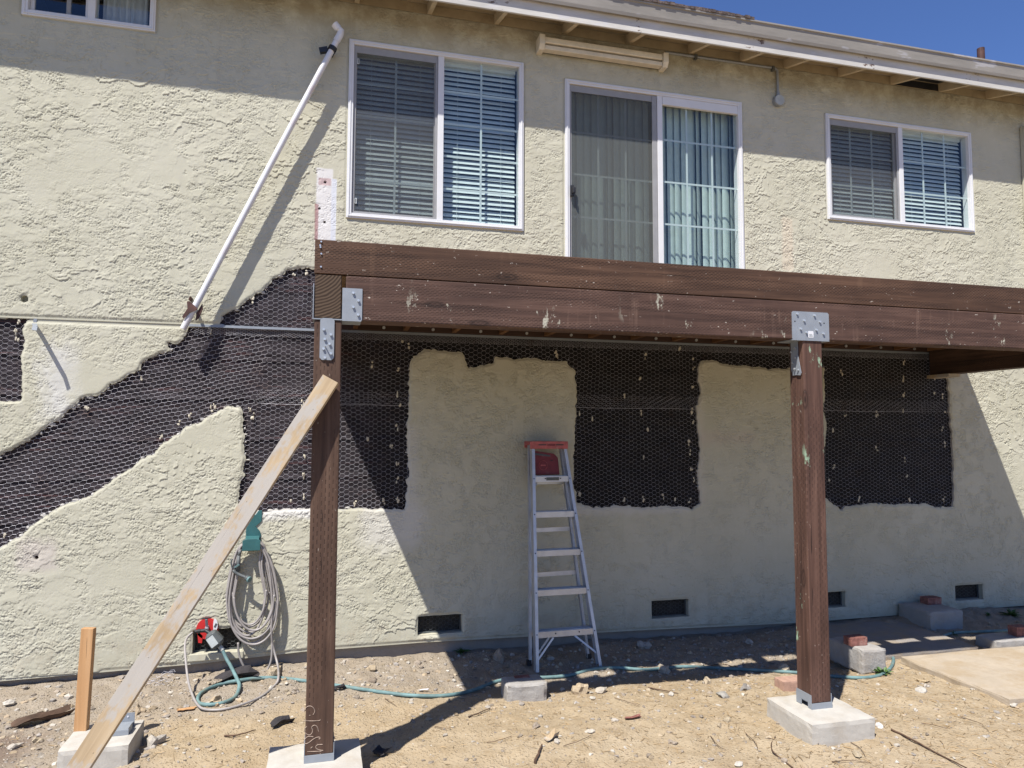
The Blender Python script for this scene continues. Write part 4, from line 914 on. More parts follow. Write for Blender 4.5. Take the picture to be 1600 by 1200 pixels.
m = MB(); q = lerp(c0, c1, .55)+Vector((0, -.0570, -.010)); m.bar(q-xa*.035, q+xa*.035, .016, .002, up0); m.build('embossed_badge', MT['redd'], cap)
ul = lerp(FL, TL, steps[0]+.012)+xa*.014+nrm*.03; ur = lerp(FR, TR, steps[0]+.012)-xa*.075+nrm*.03; vl = lerp(FL, TL, .975)+xa*.012+nrm*.03; vr = lerp(FR, TR, .955)-xa*.065+nrm*.03
m = MB(); w1 = ur-ul; h1 = vl-ul
def S(u, v): return lerp(lerp(ul, ur, u), lerp(vl, vr, u), v)
pts2 = [S(0, 0), S(1, 0), S(1.0, .8), S(.86, .97), S(0, .97)]
m.prism(pts2, nrm*.022); sh = m.build('pail_shelf', MT['redd'], ladder, bevel=.004)
m = MB(); m.prism([S(.08, .80), S(.70, .80), S(.72, .83), S(.70, .87), S(.08, .87), S(.06, .83)], -nrm*.003); m.build('hand_slot', MT['dgrey'], sh)
m = MB(); m.prism([S(.03, .62), S(.13, .62), S(.13, .65), S(.03, .65)], -nrm*.003); m.prism([S(.70, .62), S(.80, .62), S(.80, .65), S(.70, .65)], -nrm*.003); m.build('slot', MT['black'], sh)
m = MB(); cc = S(.42, .40); ring = [cc+xa*(.036*math.cos(t*math.pi/12))+upv*(.040*math.sin(t*math.pi/12))-nrm*.0015 for t in range(25)]; m.tube(ring, .0016, 4, cap=False); m.bar(cc-xa*.022-nrm*.001, cc+xa*.022-nrm*.001, .010, .002, upv); m.build('round_emblem', MT['red'], sh)

# ================================================================== PIPE, AWNING, JUNCTION BOX, BRACKET
PY = -.112; p1 = onY(527, 62, PY); p0 = onY(286, 514, PY); d = (p1-p0).normalized()
pipe = empty('plastic_drain_pipe', tuple(p0)); tag(pipe, 'white plastic pipe slanting up the stucco wall with an elbow on top', 'pipe')
m = MB(); m.tube([p0, p1], .0240, 18, cap=False); m.tube([p0+d*.001, p0+d*.002], .022, 16); m.build('pipe_run', MT['pvc'], pipe, smooth=True)
e = onY(534, 47, PY); e2 = onY(527, 41, PY-.03); m = MB(); e3 = p1+d*.075; ed = Vector((-.70, -.12, .70)).normalized(); m.tube([p1-d*.02, p1+d*.05, e3+d*.004+ed*.008, e3+ed*.035], .0285, 18, cap=False); m.tube([e3+ed*.030, e3+ed*.080], .0312, 18, cap=False); m.tube([e3+ed*.080, e3+ed*.055], [.0312, .026], 18, cap=False); m.tube([e3+ed*.040, e3+ed*.041], .027, 18); m.build('elbow', MT['pvc'], pipe, smooth=True)
q = lerp(p0, p1, .965); m = MB(); m.tube([q-d*.018, q+d*.018], .0345, 18); m.bar(q+Vector((-.035, 0, -.01)), q+Vector((-.10, .01, -.025)), .045, .03, d); m.bar(q+Vector((0, .03, 0)), q+Vector((0, .11, 0)), .03, .02, d); m.build('pipe_clamp', MT['black'], pipe)
q = lerp(p0, p1, .058); nn_ = Vector((0, 1, 0)); sd = d.cross(nn_)
m = MB(); m.prism([q+sd*(-.03)+d*.03-nn_*.03, q+sd*.045+d*.055-nn_*.03, q+sd*.062+d*.045-nn_*.03, q+sd*.034+d*.0-nn_*.033, q+sd*.040-d*.075-nn_*.03, q+sd*.022-d*.085-nn_*.03, q+sd*.010-d*.03-nn_*.034, q+sd*(-.022)+d*.01-nn_*.034], nn_*.008)
m.prism([q+sd*(-.055)+d*.05, q+sd*(-.035)+d*.08, q+sd*(-.03)+d*.0, q+sd*(-.05)-d*.06, q+sd*(-.062)-d*.02], nn_*.02); m.bar(q+sd*.065+d*.08, q+sd*.065+d*.08+nn_*.112, .03, .004, d); m.build('rusty_strap', MT['rust'], pipe)
aw0 = onY(838, 68, -.02); aw1 = onY(1037, 98, -.02); ax0, ax1, az0, az1 = aw0.x, aw1.x, 5.035, 5.150
awn = empty('awning_cassette', ((ax0+ax1)/2, 0, 5.09)); tag(awn, 'long cream box fixture with twin bars fixed under the eave above the door', 'awning box')
for x0, x1 in ((ax0, ax0+.052), (ax1-.052, ax1)):
    m = MB(); m.prism([(x0, -.002, az0-.012), (x0, -.10, az0-.012), (x0, -.128, az0+.03), (x0, -.128, az1+.004), (x0, -.002, az1+.004)], (x1-x0, 0, 0)); m.build('end_cap', MT['cream'], awn, bevel=.006)
m = MB(); m.box((ax0+.052, -.110, az1-.062), (ax1-.052, -.03, az1-.006)); m.build('upper_bar', MT['cream'], awn, bevel=.010, seg=3)
m = MB(); m.box((ax0+.052, -.100, az0+.000), (ax1-.052, -.03, az0+.040)); m.build('lower_bar', MT['cream'], awn, bevel=.006)
m = MB(); m.box((ax0+.046, -.028, az0+.01), (ax1-.046, -.003, az1-.006)); m.build('back_plate', MT['dgrey'], awn)
jb = onY(1217, 157, -.04); J = empty('junction_box', (jb.x, 0, jb.z)); tag(J, 'round grey electrical junction box with conduit on the wall right of the door', 'junction box')
m = MB(); m.tube([(jb.x, -.001, jb.z), (jb.x, -.052, jb.z)], .055, 24); m.build('box', MT['galv'], J, bevel=.004)
m = MB(); m.tube([(jb.x, -.051, jb.z), (jb.x, -.057, jb.z)], .050, 24); m.tube([(jb.x+.052, -.028, jb.z+.0), (jb.x+.072, -.028, jb.z)], .014, 8); m.build('cover', MT['lgrey'], J)
m = MB(); m.tube([(jb.x, -.027, jb.z+.05), (jb.x, -.027, 5.20)], .012, 10); m.tube([(jb.x, -.027, jb.z+.05), (jb.x, -.027, jb.z+.085)], .018, 10); m.tube([(jb.x, -.027, 5.20), (jb.x-.03, -.024, 5.222), (ax1+.02, -.022, 5.215)], .011, 10); m.build('conduit', MT['galv'], J)
for x in (ax1+.33, jb.x-.05): m = MB(); m.box((x-.012, -.042, 5.19), (x+.012, -.0005, 5.235)); m.build('conduit_clip', MT['dgrey'], J)
bp = onY(54, 508, 0); m = MB((bp.x, 0, bp.z)); m.bar(bp+Vector((-.004, .002, -.02)), bp+Vector((.006, -.004, .05)), .022, .004, (1, 0, 0))
sp_ = [bp, bp+Vector((.018, -.05, .004)), bp+Vector((.040, -.11, -.012)), bp+Vector((.062, -.165, -.03)), bp+Vector((.066, -.19, -.062))]
for q0, q1 in zip(sp_[:-1], sp_[1:]): m.bar(q0, q1, .030, .004, (.9, .35, 0))
mb_ = m.build('metal_strap', MT['galv'], None); tag(mb_, 'bent grey metal strap sticking out of the wall at far left', 'bracket')

# ================================================================== HOSES
hx_, hz_ = onY(395, 848, 0).x, onY(395, 848, 0).z
hk = empty('hose_hanger', (hx_, 0, hz_)); tag(hk, 'dark teal plastic hose hanger screwed to the wall behind the brace', 'hose hanger')
ztop = onY(405, 797, 0).z
m = MB(); W2 = .055
poly = [(-W2+.004, hz_+.02), (W2, hz_+.02), (W2+.006, hz_+.06), (W2-.005, hz_+.09), (W2-.035, hz_+.125), (W2-.005, hz_+.15), (W2+.008, hz_+.165), (W2+.008, ztop), (W2-.02, ztop-.004), (W2-.04, ztop-.035), (-W2+.01, ztop-.03), (-W2+.004, hz_+.14)]
m.prism([(hx_+a, -.004, z) for a, z in poly], (0, -.012, 0)); m.build('back_plate', MT['teal'], hk, bevel=.003)
m = MB(); arc = [(-.075, -.010, 0), (-.05, -.010, .008), (0, -.010, .012), (.05, -.010, .006)]
for (yy, zz0, zz1, wd) in ((-.11, -.045, .045, .065),):
    m.prism([(hx_-wd, yy, hz_+zz0), (hx_+wd, yy, hz_+zz0), (hx_+wd, yy, hz_+zz1-.012), (hx_+wd*.5, yy, hz_+zz1), (hx_-wd*.5, yy, hz_+zz1), (hx_-wd, yy, hz_+zz1-.012)], (0, .008, 0))
m.build('front_lip', MT['teal'], hk, bevel=.003)
m = MB(); m.prism([(hx_-.058, -.102, hz_-.045), (hx_+.058, -.102, hz_-.045), (hx_+.062, -.012, hz_+.02), (hx_-.062, -.012, hz_+.02)], (0, 0, .008)); m.prism([(hx_-.05, -.102, hz_+.018), (hx_+.05, -.102, hz_+.018), (hx_+.05, -.012, hz_+.05), (hx_-.05, -.012, hz_+.05)], (0, 0, .006)); m.build('shelf', MT['teal'], hk)
# grey hose: hanging loops, one long strand, then the run to the tap
gh = empty('coiled_grey_hose', (hx_, -.07, hz_)); tag(gh, 'thin grey garden hose coiled in long loops on the teal hanger', 'hose')
rr = random.Random(2)
Wp = lambda px, py, Y: onY(px, py, Y)
def loop(lx, rx2, by, dy, k):
    Y = -.045-dy
    return [Wp(398+k, 846, Y-.01), Wp(377+k*.5, 856, Y), Wp(lx+8, 885, Y), Wp(lx, 930, Y), *[Wp((lx+rx2)/2-(rx2-lx)/2*math.cos(q*math.pi/8), by-52+52*math.sin(q*math.pi/8)-4*q/8, Y-.004-.010*math.sin(q*math.pi/8)) for q in range(9)], Wp(rx2+1, 930, Y), Wp(rx2-7, 885, Y), Wp(410+k*.5, 856, Y), Wp(398+k, 846, Y-.01)]
m = MB()
for i, (lx, rx2, by) in enumerate([(354, 420, 982), (357, 426, 990), (360, 413, 995), (355, 431, 1000), (362, 424, 1007), (364, 416, 978), (359, 433, 1009), (366, 428, 987)]):
    m.tube(spline(loop(lx, rx2, by, .009*(i % 4)+.012*(i//4), rr.uniform(-9, 9)), 7), .0082, 8, cap=False)
m.build('hose_loops', MT['ghose'], gh, smooth=True)

m = MB()
m.tube(spline([Wp(410, 856, -.08), Wp(420, 885, -.09), Wp(425, 940, -.09), Wp(424, 990, -.085), Wp(428, 1015, -.07)]+[G0(434, 1040, .05), G0(435, 1058, .03), G0(430, 1070, .012), G0(405, 1090, .010), G0(360, 1106, .010), G0(325, 1109, .012), G0(308, 1100, .03)]+[Wp(296, 1072, -.5), Wp(291, 1040, -.34), Wp(289, 1010, -.22), Wp(292, 997, -.14), Wp(301, 988, -.11)], 8), .0082, 8)
m.tube(spline([Wp(372, 1004, -.07), Wp(374, 1025, -.075), Wp(386, 1050, -.08), Wp(398, 1057, -.09), Wp(412, 1053, -.09), Wp(423, 1034, -.08), Wp(425, 1005, -.07), Wp(423, 960, -.06)], 8), .0082, 8)
m.build('hose_tail', MT['ghose'], gh, smooth=True)
nz = MB(); A0, A1, A2 = Wp(373, 868, -.09), Wp(372, 893, -.10), Wp(386, 903, -.13)
nz.tube([Wp(377, 858, -.08), A0], [.011, .013], 10); nz.tube([A0, A1], [.013, .015], 10); nz.tube(spline([A1+Vector((0, 0, -.005)), Wp(365, 892, -.11), Wp(372, 897, -.115), A2], 4), [.012]*12+[.015], 10); nz.tube([A2-Vector((.004, -.003, -.002)), A2+Vector((.012, -.012, -.007))], .022, 12)
nz.tube(spline([Wp(363, 873, -.10), Wp(361, 880, -.105), Wp(364, 890, -.11)], 4), .006, 6)
nzo = nz.build('spray_nozzle', MT['dgrey'], gh, smooth=True)
m = MB(); m.tube([A2+Vector((.012, -.012, -.007)), A2+Vector((.022, -.020, -.011))], [.023, .021], 12); m.bar(Wp(366, 887, -.125), Wp(374, 882, -.115), .010, .008, (0, 0, 1)); m.build('nozzle_head', MT['hose'], nzo)
# tap, red handle plate, timer
tp0 = onY(325, 980, 0); tap = empty('garden_tap', (tp0.x, 0, tp0.z)); tag(tap, 'garden tap with bright red round plate and grey timer above a foundation vent', 'tap')
m = MB(); c = Wp(324, 982, -.012); m.tube([c+Vector((0, .008, 0)), c-Vector((0, .006, 0))], .078, 26); m.prism([c+Vector((-.07, -.006, -.01)), c+Vector((-.03, -.006, -.05)), c+Vector((-.035, -.006, -.105)), c+Vector((-.06, -.006, -.10))], (0, .012, 0)); m.build('red_plate', MT['redb'], tap)
c2 = Wp(335, 977, -.019); m = MB(); m.prism([c2+Vector((.024*math.cos(t)*(1 if math.cos(t) > 0 else .35), 0, .050*math.sin(t))) for t in [k*math.pi/10 for k in range(20)]], (0, -.004, 0)); dn = m.build('white_sticker', MT['sticker'], tap)
m = MB(); m.bar(c2+Vector((.002, -.0055, -.012)), c2+Vector((.014, -.0055, .014)), .012, .003, (1, 0, 0)); m.build('dark_mark', MT['dgrey'], dn)
m = MB(); c3 = Wp(323, 977, -.05); m.tube([Wp(324, 979, -.01), Wp(322, 985, -.10)], .014, 10); m.tube([c3, c3+Vector((.0, -.03, .055))], .010, 10); m.build('tap_body', MT['galv'], tap)
m = MB(); q = c3+Vector((0, -.03, .058)); m.bar(q-Vector((.035, 0, .002)), q+Vector((.035, 0, .004)), .014, .008, (0, 1, 0)); m.build('tap_handle', MT['black'], tap, bevel=.002)
m = MB(); s0 = Wp(321, 985, -.10); s1 = Wp(304, 987, -.11); m.tube([s0, s1], [.015, .012], 10); m.tube([s0, Wp(329, 990, -.115)], .014, 10); m.tube([Wp(313, 986, -.105), Wp(308, 986.5, -.108)], .017, 10); m.build('splitter', MT['black'], tap)
m = MB(); a, b = Wp(327, 988, -.115), Wp(343, 1009, -.135); d = (b-a).normalized(); sd = d.cross(Vector((0, 1, 0))).normalized()
def ring2(t, wd, dp): c = lerp(a, b, t); return [c+sd*(-wd)+Vector((0, -dp*.6, 0)), c+sd*(-wd*.6)+Vector((0, -dp, 0)), c+sd*(wd*.6)+Vector((0, -dp, 0)), c+sd*wd+Vector((0, -dp*.6, 0)), c+sd*wd+Vector((0, dp*.8, 0)), c+sd*(-wd)+Vector((0, dp*.8, 0))]
rs = [ring2(.0, .022, .02), ring2(.14, .044, .038), ring2(.78, .052, .042), ring2(.94, .040, .034), ring2(1.0, .022, .02)]; vs = [v for r_ in rs for v in r_]
m.add(vs, [(i*6+k, i*6+(k+1) % 6, (i+1)*6+(k+1) % 6, (i+1)*6+k) for i in range(4) for k in range(6)]+[tuple(range(5, -1, -1)), tuple(24+k for k in range(6))]); tm = m.build('timer', MT['dgrey'], tap, bevel=.007, seg=3)
m = MB(); f0, f1 = lerp(a, b, .2)-sd*.010+Vector((0, -.041, 0)), lerp(a, b, .8)-sd*.012+Vector((0, -.0445, 0)); m.bar(f0, f1, .055, .004, sd); m.build('timer_face', MT['lgrey'], tm, bevel=.001)
m = MB(); m.tube([b, b+d*.04], .016, 12); m.build('coupling', MT['lgrey'], tap)
th = empty('teal_hose', (0.6, -.9, -.16)); tag(th, 'faded teal garden hose running from the tap across the dirt', 'hose')
e0 = b+d*.035
pts = [e0, e0+d*.06+Vector((0, -.02, -.02)), Wp(360, 1040, -.22), G0(370, 1060, .05), G0(374, 1072, .016), G0(368, 1088, .012), G0(352, 1097, .012), G0(330, 1101, .014), G0(312, 1099, .014), G0(309, 1091, .014), G0(318, 1080, .016), G0(345, 1069, .016), G0(375, 1063, .03), G0(410, 1059, .016), G0(445, 1060, .012), G0(500, 1067, .012), G0(540, 1073, .012), G0(600, 1082, .012), G0(650, 1087, .012), G0(700, 1086, .012), G0(740, 1078, .012), G0(775, 1065, .012), G0(815, 1058, .012), G0(850, 1058.5, .012), G0(890, 1055, .012), G0(925, 1045, .012), G0(960, 1043, .012), G0(1010, 1046, .012), G0(1060, 1042, .014), G0(1110, 1043, .014), G0(1170, 1046, .012), G0(1240, 1050, .012), G0(1300, 1056, .012), G0(1345, 1059, .012), G0(1375, 1054, .012), G0(1391, 1044, .012), G0(1396, 1030, .012), G0(1390, 1018, .012), G0(1400, 1009, .012), G0(1440, 1004, .014), G0(1470, 995, .014), G0(1490, 989, .014), G0(1530, 987, .014), G0(1600, 985, .014), G0(1680, 990, .014)]
m = MB(); m.tube(spline(pts, 8), .0125, 10); m.build('hose_line', MT['hose'], th, smooth=True)

# ================================================================== BLOCKS, PATHS
def hollow_block(x0, x1, y0, y1, h, label, seed, z=None):
    z = -.2 if z is None else z
    return rough_block('concrete_block', x0, x1, y0, y1, z, z+h, MT['block'], label, 'block', seed, .011, 'concrete blocks set on the dirt', .0045)
hollow_block(1.24, 1.53, -1.06, -.86, .155, 'low grey tan concrete block lying by the ladder foot', 4, -.24)
zb = -.24+.155
rough_block('red_brick', 1.33, 1.44, -.93, -.875, zb-.012, zb+.003, MT['brick'], 'flat red brick sliver lying on the block by the ladder foot', 'brick', 11, .002, None, .0012)
hollow_block(4.01, 4.235, -1.19, -.80, .19, 'tall grey concrete block beside a green weed near the right post', 5, -.2)
rough_block('red_brick', 4.00, 4.15, -1.09, -1.00, -.012, .055, MT['brick'], 'red brick standing on the block beside the weed, half sunlit', 'brick', 12, .002, None, .0012)
hollow_block(5.42, 5.80, -.42, -.03, .19, 'wide dark concrete block in shade against the house wall', 6, -.18)
rough_block('red_brick', 5.62, 5.78, -.20, -.10, .008, .075, MT['brick'], 'dark red brick on the shaded block against the wall', 'brick', 13, .002, None, .0012)
hollow_block(5.50, 5.95, -1.02, -.80, .13, 'pale concrete block at the right edge beyond the path', 7, -.22)
rough_block('red_brick', 5.78, 5.93, -.97, -.88, -.094, -.01, MT['brick'], 'sunlit red brick on the block at the right edge', 'brick', 14, .002, None, .0012)
pb = G0(1236, 1078, 0); rough_block('pink_brick', pb.x-.08, pb.x+.12, pb.y-.03, pb.y+.08, -.2, -.10, MT['pinkb'], 'pale pink brick half hidden behind the foot of the right post', 'brick', 15, .002, None, .0012)
def slab(x0, x1, y0, y1, z1, mat, seed):
    o = rough_block('path_slab', x0, x1, y0, y1, -.28, z1, mat, None, None, seed, .008, None, .005)
    o['kind'] = 'structure'; return o
slab(4.46, 7.6, -2.02, -1.08, -.118, MT['slab'], 21)
slab(4.25, 5.36, -.98, -.06, -.135, MT['slabg'], 22)

# ================================================================== LOOSE STONES, GRAVEL, STRAW, TWIGS, WEEDS
def ico(sub):
    import bmesh
    b_ = bmesh.new(); bmesh.ops.create_icosphere(b_, subdivisions=sub, radius=1.0); v = np.array([tuple(q.co) for q in b_.verts]); f = [tuple(x.index for x in q.verts) for q in b_.faces]; b_.free(); return v, f
IV, IF = ico(1); IV2, IF2 = ico(2)
TONES = .74*np.array([(.50,.41,.27), (.70,.66,.58), (.40,.33,.26), (.62,.57,.49), (.34,.30,.27), (.55,.42,.27), (.44,.41,.38), (.30,.25,.20)])
def stone_verts(base, size, rng, squash=.6):
    d = rng.normal(size=(3, 3)); v = base.copy(); f = 1+.28*np.sin(v@d[0]*1.9+rng.random()*6)+.22*np.sin(v@d[1]*3.1)
    for _ in range(5):
        nrm_ = rng.normal(size=3); nrm_ /= np.linalg.norm(nrm_); dd = v@nrm_; k = dd > .62; v[k] -= np.outer(dd[k]-.62, nrm_)
    v = v*f[:, None]; a = rng.random()*6.28; R = np.array([[math.cos(a), -math.sin(a), 0], [math.sin(a), math.cos(a), 0], [0, 0, 1]])
    return (v*np.array([1.0, rng.uniform(.6, .95), squash*rng.uniform(.7, 1.2)])@R.T)*size
def gravel(name, n, xs, ys, smin, smax, dens, seed, label, tones=TONES, sink=.05):
    rng = np.random.default_rng(seed); V = []; F = []; T = []; cnt = 0
    while cnt < n:
        x = rng.uniform(*xs); y = rng.uniform(*ys)
        if rng.random() > dens(x, y): continue
        s = smin*(smax/smin)**(rng.random()**2.6); v = stone_verts(IV, s, rng); z = gz(x, y)
        o = len(V)*len(IV); V.append(v+np.array([x, y, z+s*sink])); F += [(a+o, b+o, c+o) for a, b, c in IF]; t = tones[rng.integers(len(tones))]*rng.uniform(.75, 1.15); T.append(np.tile(np.append(t, 1), (len(IV), 1))); cnt += 1
    me = bpy.data.meshes.new(name); me.from_pydata(np.concatenate(V).tolist(), [], F); at = me.color_attributes.new('tone', 'FLOAT_COLOR', 'POINT'); at.data.foreach_set('color', np.concatenate(T).ravel()); me.materials.append(MT['stone'])
    o = link(bpy.data.objects.new(name, me)); tag(o, label, 'gravel', None, 'stuff'); return o
d1 = lambda x, y: 1.0 if y > -.8 else max(.0, .25-(-.8-y)*.4)+(.8 if (x < -.9 and y > -1.6) else 0)+.04
gravel('rubble', 5500, (-3.2, 4.4), (-2.4, -.02), .004, .030, d1, 5, 'grey and tan rubble scattered on the dirt along the wall')
d2 = lambda x, y: .55+.45*(fbm(np.array([x+9]), np.array([y+9]), 1.5, 2)[0])
gravel('gravel', 9000, (-2.6, 6.5), (-3.2, -.4), .0030, .022, d2, 6, 'fine gravel sprinkled over the sandy dirt')
SOIL = np.array([(.345, .265, .165), (.40, .315, .205), (.30, .225, .135), (.43, .35, .24)])
gravel('dirt_clods', 2600, (-2.6, 6.5), (-3.2, -.3), .007, .034, lambda x, y: d2(x, y)*(1.0 if y > -1.3 else .6), 16, 'crumbly clods of the same tan dirt all over the yard', SOIL, -.12)
rng = np.random.default_rng(8)
def stone_thing(px, py, size, label, tone, group=None, squash=.65, name='stone'):
    p = G0(px, py, 0); v = stone_verts(IV2, size, rng, squash); me = bpy.data.meshes.new(name); me.from_pydata(v.tolist(), [], IF2)
    at = me.color_attributes.new('tone', 'FLOAT_COLOR', 'POINT'); at.data.foreach_set('color', np.tile(np.append(np.array(tone)*(.74 if tone[0] > .2 and not isinstance(tone, np.ndarray) else 1), 1), (len(IV2), 1)).ravel()); me.materials.append(MT['stone'])
    o = link(bpy.data.objects.new(name, me)); o.location = (p.x, p.y, p.z+size*squash*.35); tag(o, label, 'stone', group); return o
stone_thing(337, 1100, .058, 'tan angular stone inside the teal hose loop', (.55, .42, .26), None, .8)
stone_thing(428, 1055, .065, 'large tan stone under the hanging hose tail', (.58, .48, .33), None, .8)
stone_thing(216, 1112, .050, 'jagged brown stone behind the empty bracket footing', (.50, .38, .24), None, .7)
stone_thing(243, 1164, .058, 'pale grey stone at the right corner of the bracket footing', (.52, .49, .44), None, .9)
stone_thing(231, 1160, .045, 'tan stone wedged beside the pale grey stone at the footing', (.52, .43, .30), None, .8)
stone_thing(906, 1083, .055, 'upright tan stone at the edge of the deck shadow', (.60, .47, .30), None, 1.15)
stone_thing(940, 1082, .045, 'rounded pale stone right of the upright tan stone', (.58, .52, .43), None, .7)
stone_thing(1038, 1050, .055, 'sunlit stone lying across the teal hose', (.60, .53, .42), None, .8)
stone_thing(1105, 1066, .060, 'half shaded tan stone in front of the hose', (.54, .44, .30), None, .6)
stone_thing(1130, 1088, .055, 'flat blue grey stone on the open sand', (.40, .40, .38), None, .45)
stone_thing(1165, 1077, .055, 'dark slate coloured flat stone near the right post', (.24, .24, .24), None, .4)
stone_thing(782, 1032, .060, 'dark upright stone left of the ladder feet', (.40, .34, .28), None, 1.1)
stone_thing(1005, 1012, .055, 'grey rubble lump against the foundation under the middle vent', (.45, .42, .38), None, .9)
stone_thing(1227, 1050, .05, 'pale stone touching the back left of the right post', (.58, .50, .36), None, .9)
stone_thing(582, 1065, .045, 'dark pebble cluster stone beside the hose right of the left post', (.22, .17, .13), None, .6)
stone_thing(580, 1047, .050, 'tan stone close to the foundation right of the left post', (.52, .41, .26), None, .7)
stone_thing(1442, 1066, .045, 'orange tan flat stone in front of the path slab', (.60, .45, .25), None, .4)
stone_thing(1436, 1080, .045, 'white grey stone below the orange tan flat stone', (.62, .60, .55), None, .55)
stone_thing(1376, 1135, .028, 'bright white stone chip right of the footing pad', (.85, .84, .84), None, .6)
for i, (px, py, s) in enumerate([(898, 1098, .028), (1048, 1086, .030), (837, 1136, .035), (922, 1145, .032), (1137, 1128, .028), (532, 1104, .025), (409, 1114, .026), (1448, 1073, .03), (1466, 1103, .03), (1583, 1103, .03), (1050, 1162, .03), (870, 1160, .026), (700, 1095, .025), (1155, 1195, .03), (1225, 1190, .03), (20, 1170, .04), (60, 1160, .035), (15, 1100, .04), (690, 1125, .022), (960, 1127, .026), (1340, 1180, .035), (1430, 1110, .026), (650, 1038, .04), (610, 1060, .03), (1270, 1012, .04), (860, 1030, .045), (1100, 1015, .045), (1170, 1005, .04)]):
    stone_thing(px, py, s*.9, 'small loose stone lying by itself on the dirt', TONES[i % 4], 'small loose stones on the dirt', .6)

# dry straw and bark crumbs as one mass
rng = np.random.default_rng(21); m = MB()
for k in range(4600):
    x = rng.uniform(-2.4, 6.2); y = rng.uniform(-3.1, -.9)
    if rng.random() > .25+.75*min(1, max(0, (x-.5)/2.5))*(1 if y > -3 else .5): continue
    L_ = rng.uniform(.012, .055); a = rng.uniform(0, 6.28); z = gz(x, y)+.003; dx, dy = math.cos(a)*L_/2, math.sin(a)*L_/2; wd = rng.uniform(.0007, .0026); nx_, ny_ = -math.sin(a)*wd, math.cos(a)*wd; t = rng.uniform(0, .008)
    m.add([(x-dx-nx_, y-dy-ny_, z), (x-dx+nx_, y-dy+ny_, z), (x+dx+nx_, y+dy+ny_, z+t), (x+dx-nx_, y+dy-ny_, z+t), (x-dx, y-dy, z+.002), (x+dx, y+dy, z+t+.002)], [(0, 1, 4), (3, 5, 2), (0, 4, 5, 3), (1, 2, 5, 4), (0, 3, 2, 1)])
so_ = m.build('dry_straw', MT['straw'], None, fixn=False); tag(so_, 'dry straw and bark crumbs strewn over the sand', 'straw', None, 'stuff')
def twig(pts, r, label, group=None):
    P = [G0(px, py, .008+.006*(i % 2)) for i, (px, py) in enumerate(pts)]; m = MB(P[0]); sp_ = spline(P, 5); sp_ = [p+Vector((mnoise.noise(p*40)*.006, mnoise.noise(p*40+Vector((3, 3, 3)))*.006, 0)) for p in sp_]
    m.tube(sp_, [r*(1-.55*i/len(sp_)) for i in range(len(sp_))], 5); o = m.build('twig', MT['twig'], None); tag(o, label, 'twig', group)
twig([(1393, 1140), (1430, 1158), (1470, 1180), (1510, 1200)], .007, 'long dark twig crossing the sand at bottom right')
twig([(835, 1192), (842, 1175), (847, 1163)], .008, 'short thick twig standing near the bottom centre')
twig([(732, 1120), (750, 1113), (766, 1106)], .005, 'straight twig lying above the post shadow')
twig([(1550, 1045), (1548, 1053), (1556, 1058), (1567, 1061)], .004, 'curved reddish twig lying on the sunlit path slab')
twig([(1012, 1074), (1040, 1079), (1060, 1083)], .005, 'reddish twig in front of the deck shadow')
twig([(350, 1150), (372, 1148), (400, 1140)], .006, 'dark twig left of the left post foot')
twig([(1238, 1200), (1205, 1170), (1212, 1150)], .005, 'bent twig in front of the right footing')
for pts in ([(680, 1135), (695, 1138), (712, 1136)], [(880, 1166), (905, 1158), (925, 1148)], [(600, 1090), (612, 1098), (620, 1104)], [(1110, 1150), (1122, 1165), (1135, 1172)], [(960, 1090), (985, 1098), (1000, 1104)], [(1300, 1190), (1330, 1188), (1360, 1192)], [(1330, 1160), (1345, 1170), (1352, 1182)], [(1440, 1130), (1460, 1133), (1480, 1139)], [(760, 1160), (775, 1158), (800, 1150)], [(1165, 1145), (1180, 1160), (1183, 1170)], [(1500, 1120), (1530, 1130), (1545, 1142)]):
    twig(pts, .0022, 'thin dry twig lying on the bare sand', 'thin dry twigs')
twig([(1098, 1043), (1130, 1037), (1160, 1048)], .004, 'pale curved stick over the hose right of the ladder')
# curled leaf, felt scraps, offcut, netting scrap
def scrapmesh(name, px, py, w_, h_, mat, label, cat, curl=.03, seed=0, rz=0.):
    p = G0(px, py, .004); m = MB(p); rr = random.Random(seed); n1, n2 = 7, 5; ca, sa = math.cos(rz), math.sin(rz); vs = []
    for j in range(n2):
        for i in range(n1):
            u = i/(n1-1)-.5; v = j/(n2-1)-.5; e = (1+.25*rr.uniform(-1, 1)) if i in (0, n1-1) or j in (0, n2-1) else 1; x = u*w_*e; y = v*h_*e
            vs.append(p+Vector((x*ca-y*sa, x*sa+y*ca, curl*(4*v*v)*(.6+u)+curl*.5*math.sin(u*5+seed)*.6+.008)))
    fs = [(j*n1+i, j*n1+i+1, (j+1)*n1+i+1, (j+1)*n1+i) for j in range(n2-1) for i in range(n1-1)]
    m.add(vs, fs); m.add([v-Vector((0, 0, .003)) for v in vs], fs); o = m.build(name, mat, None); tag(o, label, cat); return o
scrapmesh('felt_scrap', 362, 1062, .34, .16, MT['felt'], 'curled black felt scrap under the teal hose by the wall', 'scrap', .05, 1, .15)
scrapmesh('felt_scrap', 440, 1131, .13, .07, MT['felt'], 'small black felt scrap left of the left post', 'scrap', .03, 2, .4)
scrapmesh('felt_scrap', 530, 1077, .09, .04, MT['felt'], 'black felt strip next to the hose right of the left post', 'scrap', .02, 3, .5)
scrapmesh('felt_scrap', 596, 1178, .09, .08, MT['felt'], 'grey felt scrap at the edge of the left footing', 'scrap', .02, 4, 1.)
scrapmesh('bark_chip', 988, 1123, .10, .025, MT['brick'], 'thin reddish bark chip on the open sand', 'bark', .012, 5, -.1)
scrapmesh('dry_leaf', 862, 1155, .08, .05, MT['pine'], 'curled orange brown dry leaf at bottom centre', 'leaf', .03, 6, .2)
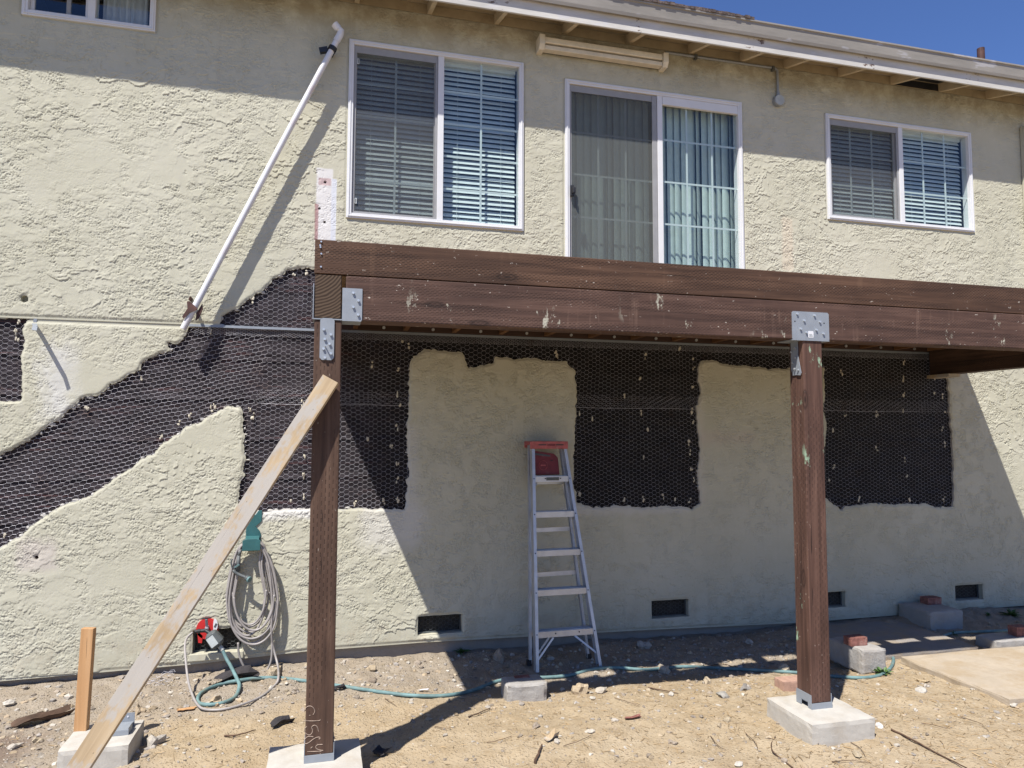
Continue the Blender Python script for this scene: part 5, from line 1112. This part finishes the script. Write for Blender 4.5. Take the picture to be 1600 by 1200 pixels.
scrapmesh('wood_offcut', 292, 1109, .12, .04, MT['stake'], 'short pale wood offcut left of the hose loop', 'offcut', .0, 7, .1)
scrapmesh('paper_scrap', 661, 1080, .07, .02, MT['sticker'], 'narrow white paper scrap above the hose', 'scrap', .006, 8, -.1)
scrapmesh('brown_sheet', 62, 1128, .30, .10, MT['twig'], 'brown bark sheet lying left of the stake', 'bark', .05, 9, .5)
p = G0(247, 1071, 0); m = MB(p)
for i in range(6):
    for j in range(3):
        c = p+Vector((-.13+i*.04, -.02+j*.045+(.022 if i % 2 else 0), .022+.02*math.sin(i*1.3+j)+.012*j)); rg = [c+Vector((.024*math.cos(t*math.pi/3), .024*math.sin(t*math.pi/3), .006*math.sin(t*2+i))) for t in range(7)]; m.tube(rg, .0012, 4, cap=False)
o = m.build('netting_scrap', MT['wire'], None); tag(o, 'torn scrap of hexagonal wire netting on the rubble by the foundation', 'wire scrap')
def weed(px, py, s, n_, label, group=None):
    p = G0(px, py, 0); e = empty('weed', tuple(p)); tag(e, label, 'weed', group); m = MB(); rr = random.Random(int(px))
    for k in range(n_):
        a = rr.uniform(0, 6.28); L_ = s*rr.uniform(.5, 1.1); el = rr.uniform(.3, 1.2); wd = L_*rr.uniform(.09, .16); d = Vector((math.cos(a)*math.cos(el), math.sin(a)*math.cos(el), math.sin(el))); sd = Vector((-math.sin(a), math.cos(a), 0)); q = []
        for i in range(5):
            t = i/4; c = p+d*L_*t-Vector((0, 0, L_*.35*t*t)); ww = wd*math.sin(math.pi*min(1, .12+.88*t)); q.append((c-sd*ww, c+sd*ww+Vector((0, 0, .002)), c-Vector((0, 0, ww*.4))))
        vs = [v for r_ in q for v in r_]; m.add(vs, [(3*i+a_, 3*i+b_, 3*i+3+b_, 3*i+3+a_) for i in range(4) for a_, b_ in ((0, 2), (2, 1))])
    m.build('leaves', MT['leaf'], e, fixn=False); m = MB()
    for k in range(4): a = k*1.6; m.tube([p, p+Vector((math.cos(a)*s*.12, math.sin(a)*s*.12, s*.45))], s*.012, 5)
    m.build('stem', MT['leaf'], e)
weed(1379, 1054, .10, 34, 'green leafy weed in front of the tall concrete block')
weed(1594, 1020, .07, 26, 'green weed in front of the block at the right edge')
weed(1563, 1090, .08, 24, 'small weed at the near corner of the path slab')
weed(720, 1020, .10, 22, 'low shaded weed against the foundation right of the first vent')
weed(1490, 992, .06, 20, 'shaded weed in front of the wide dark block')
weed(1545, 962, .06, 16, 'dark weed below the far right vent')
weed(1580, 962, .11, 40, 'spreading yellow green weed by the wall at far right')
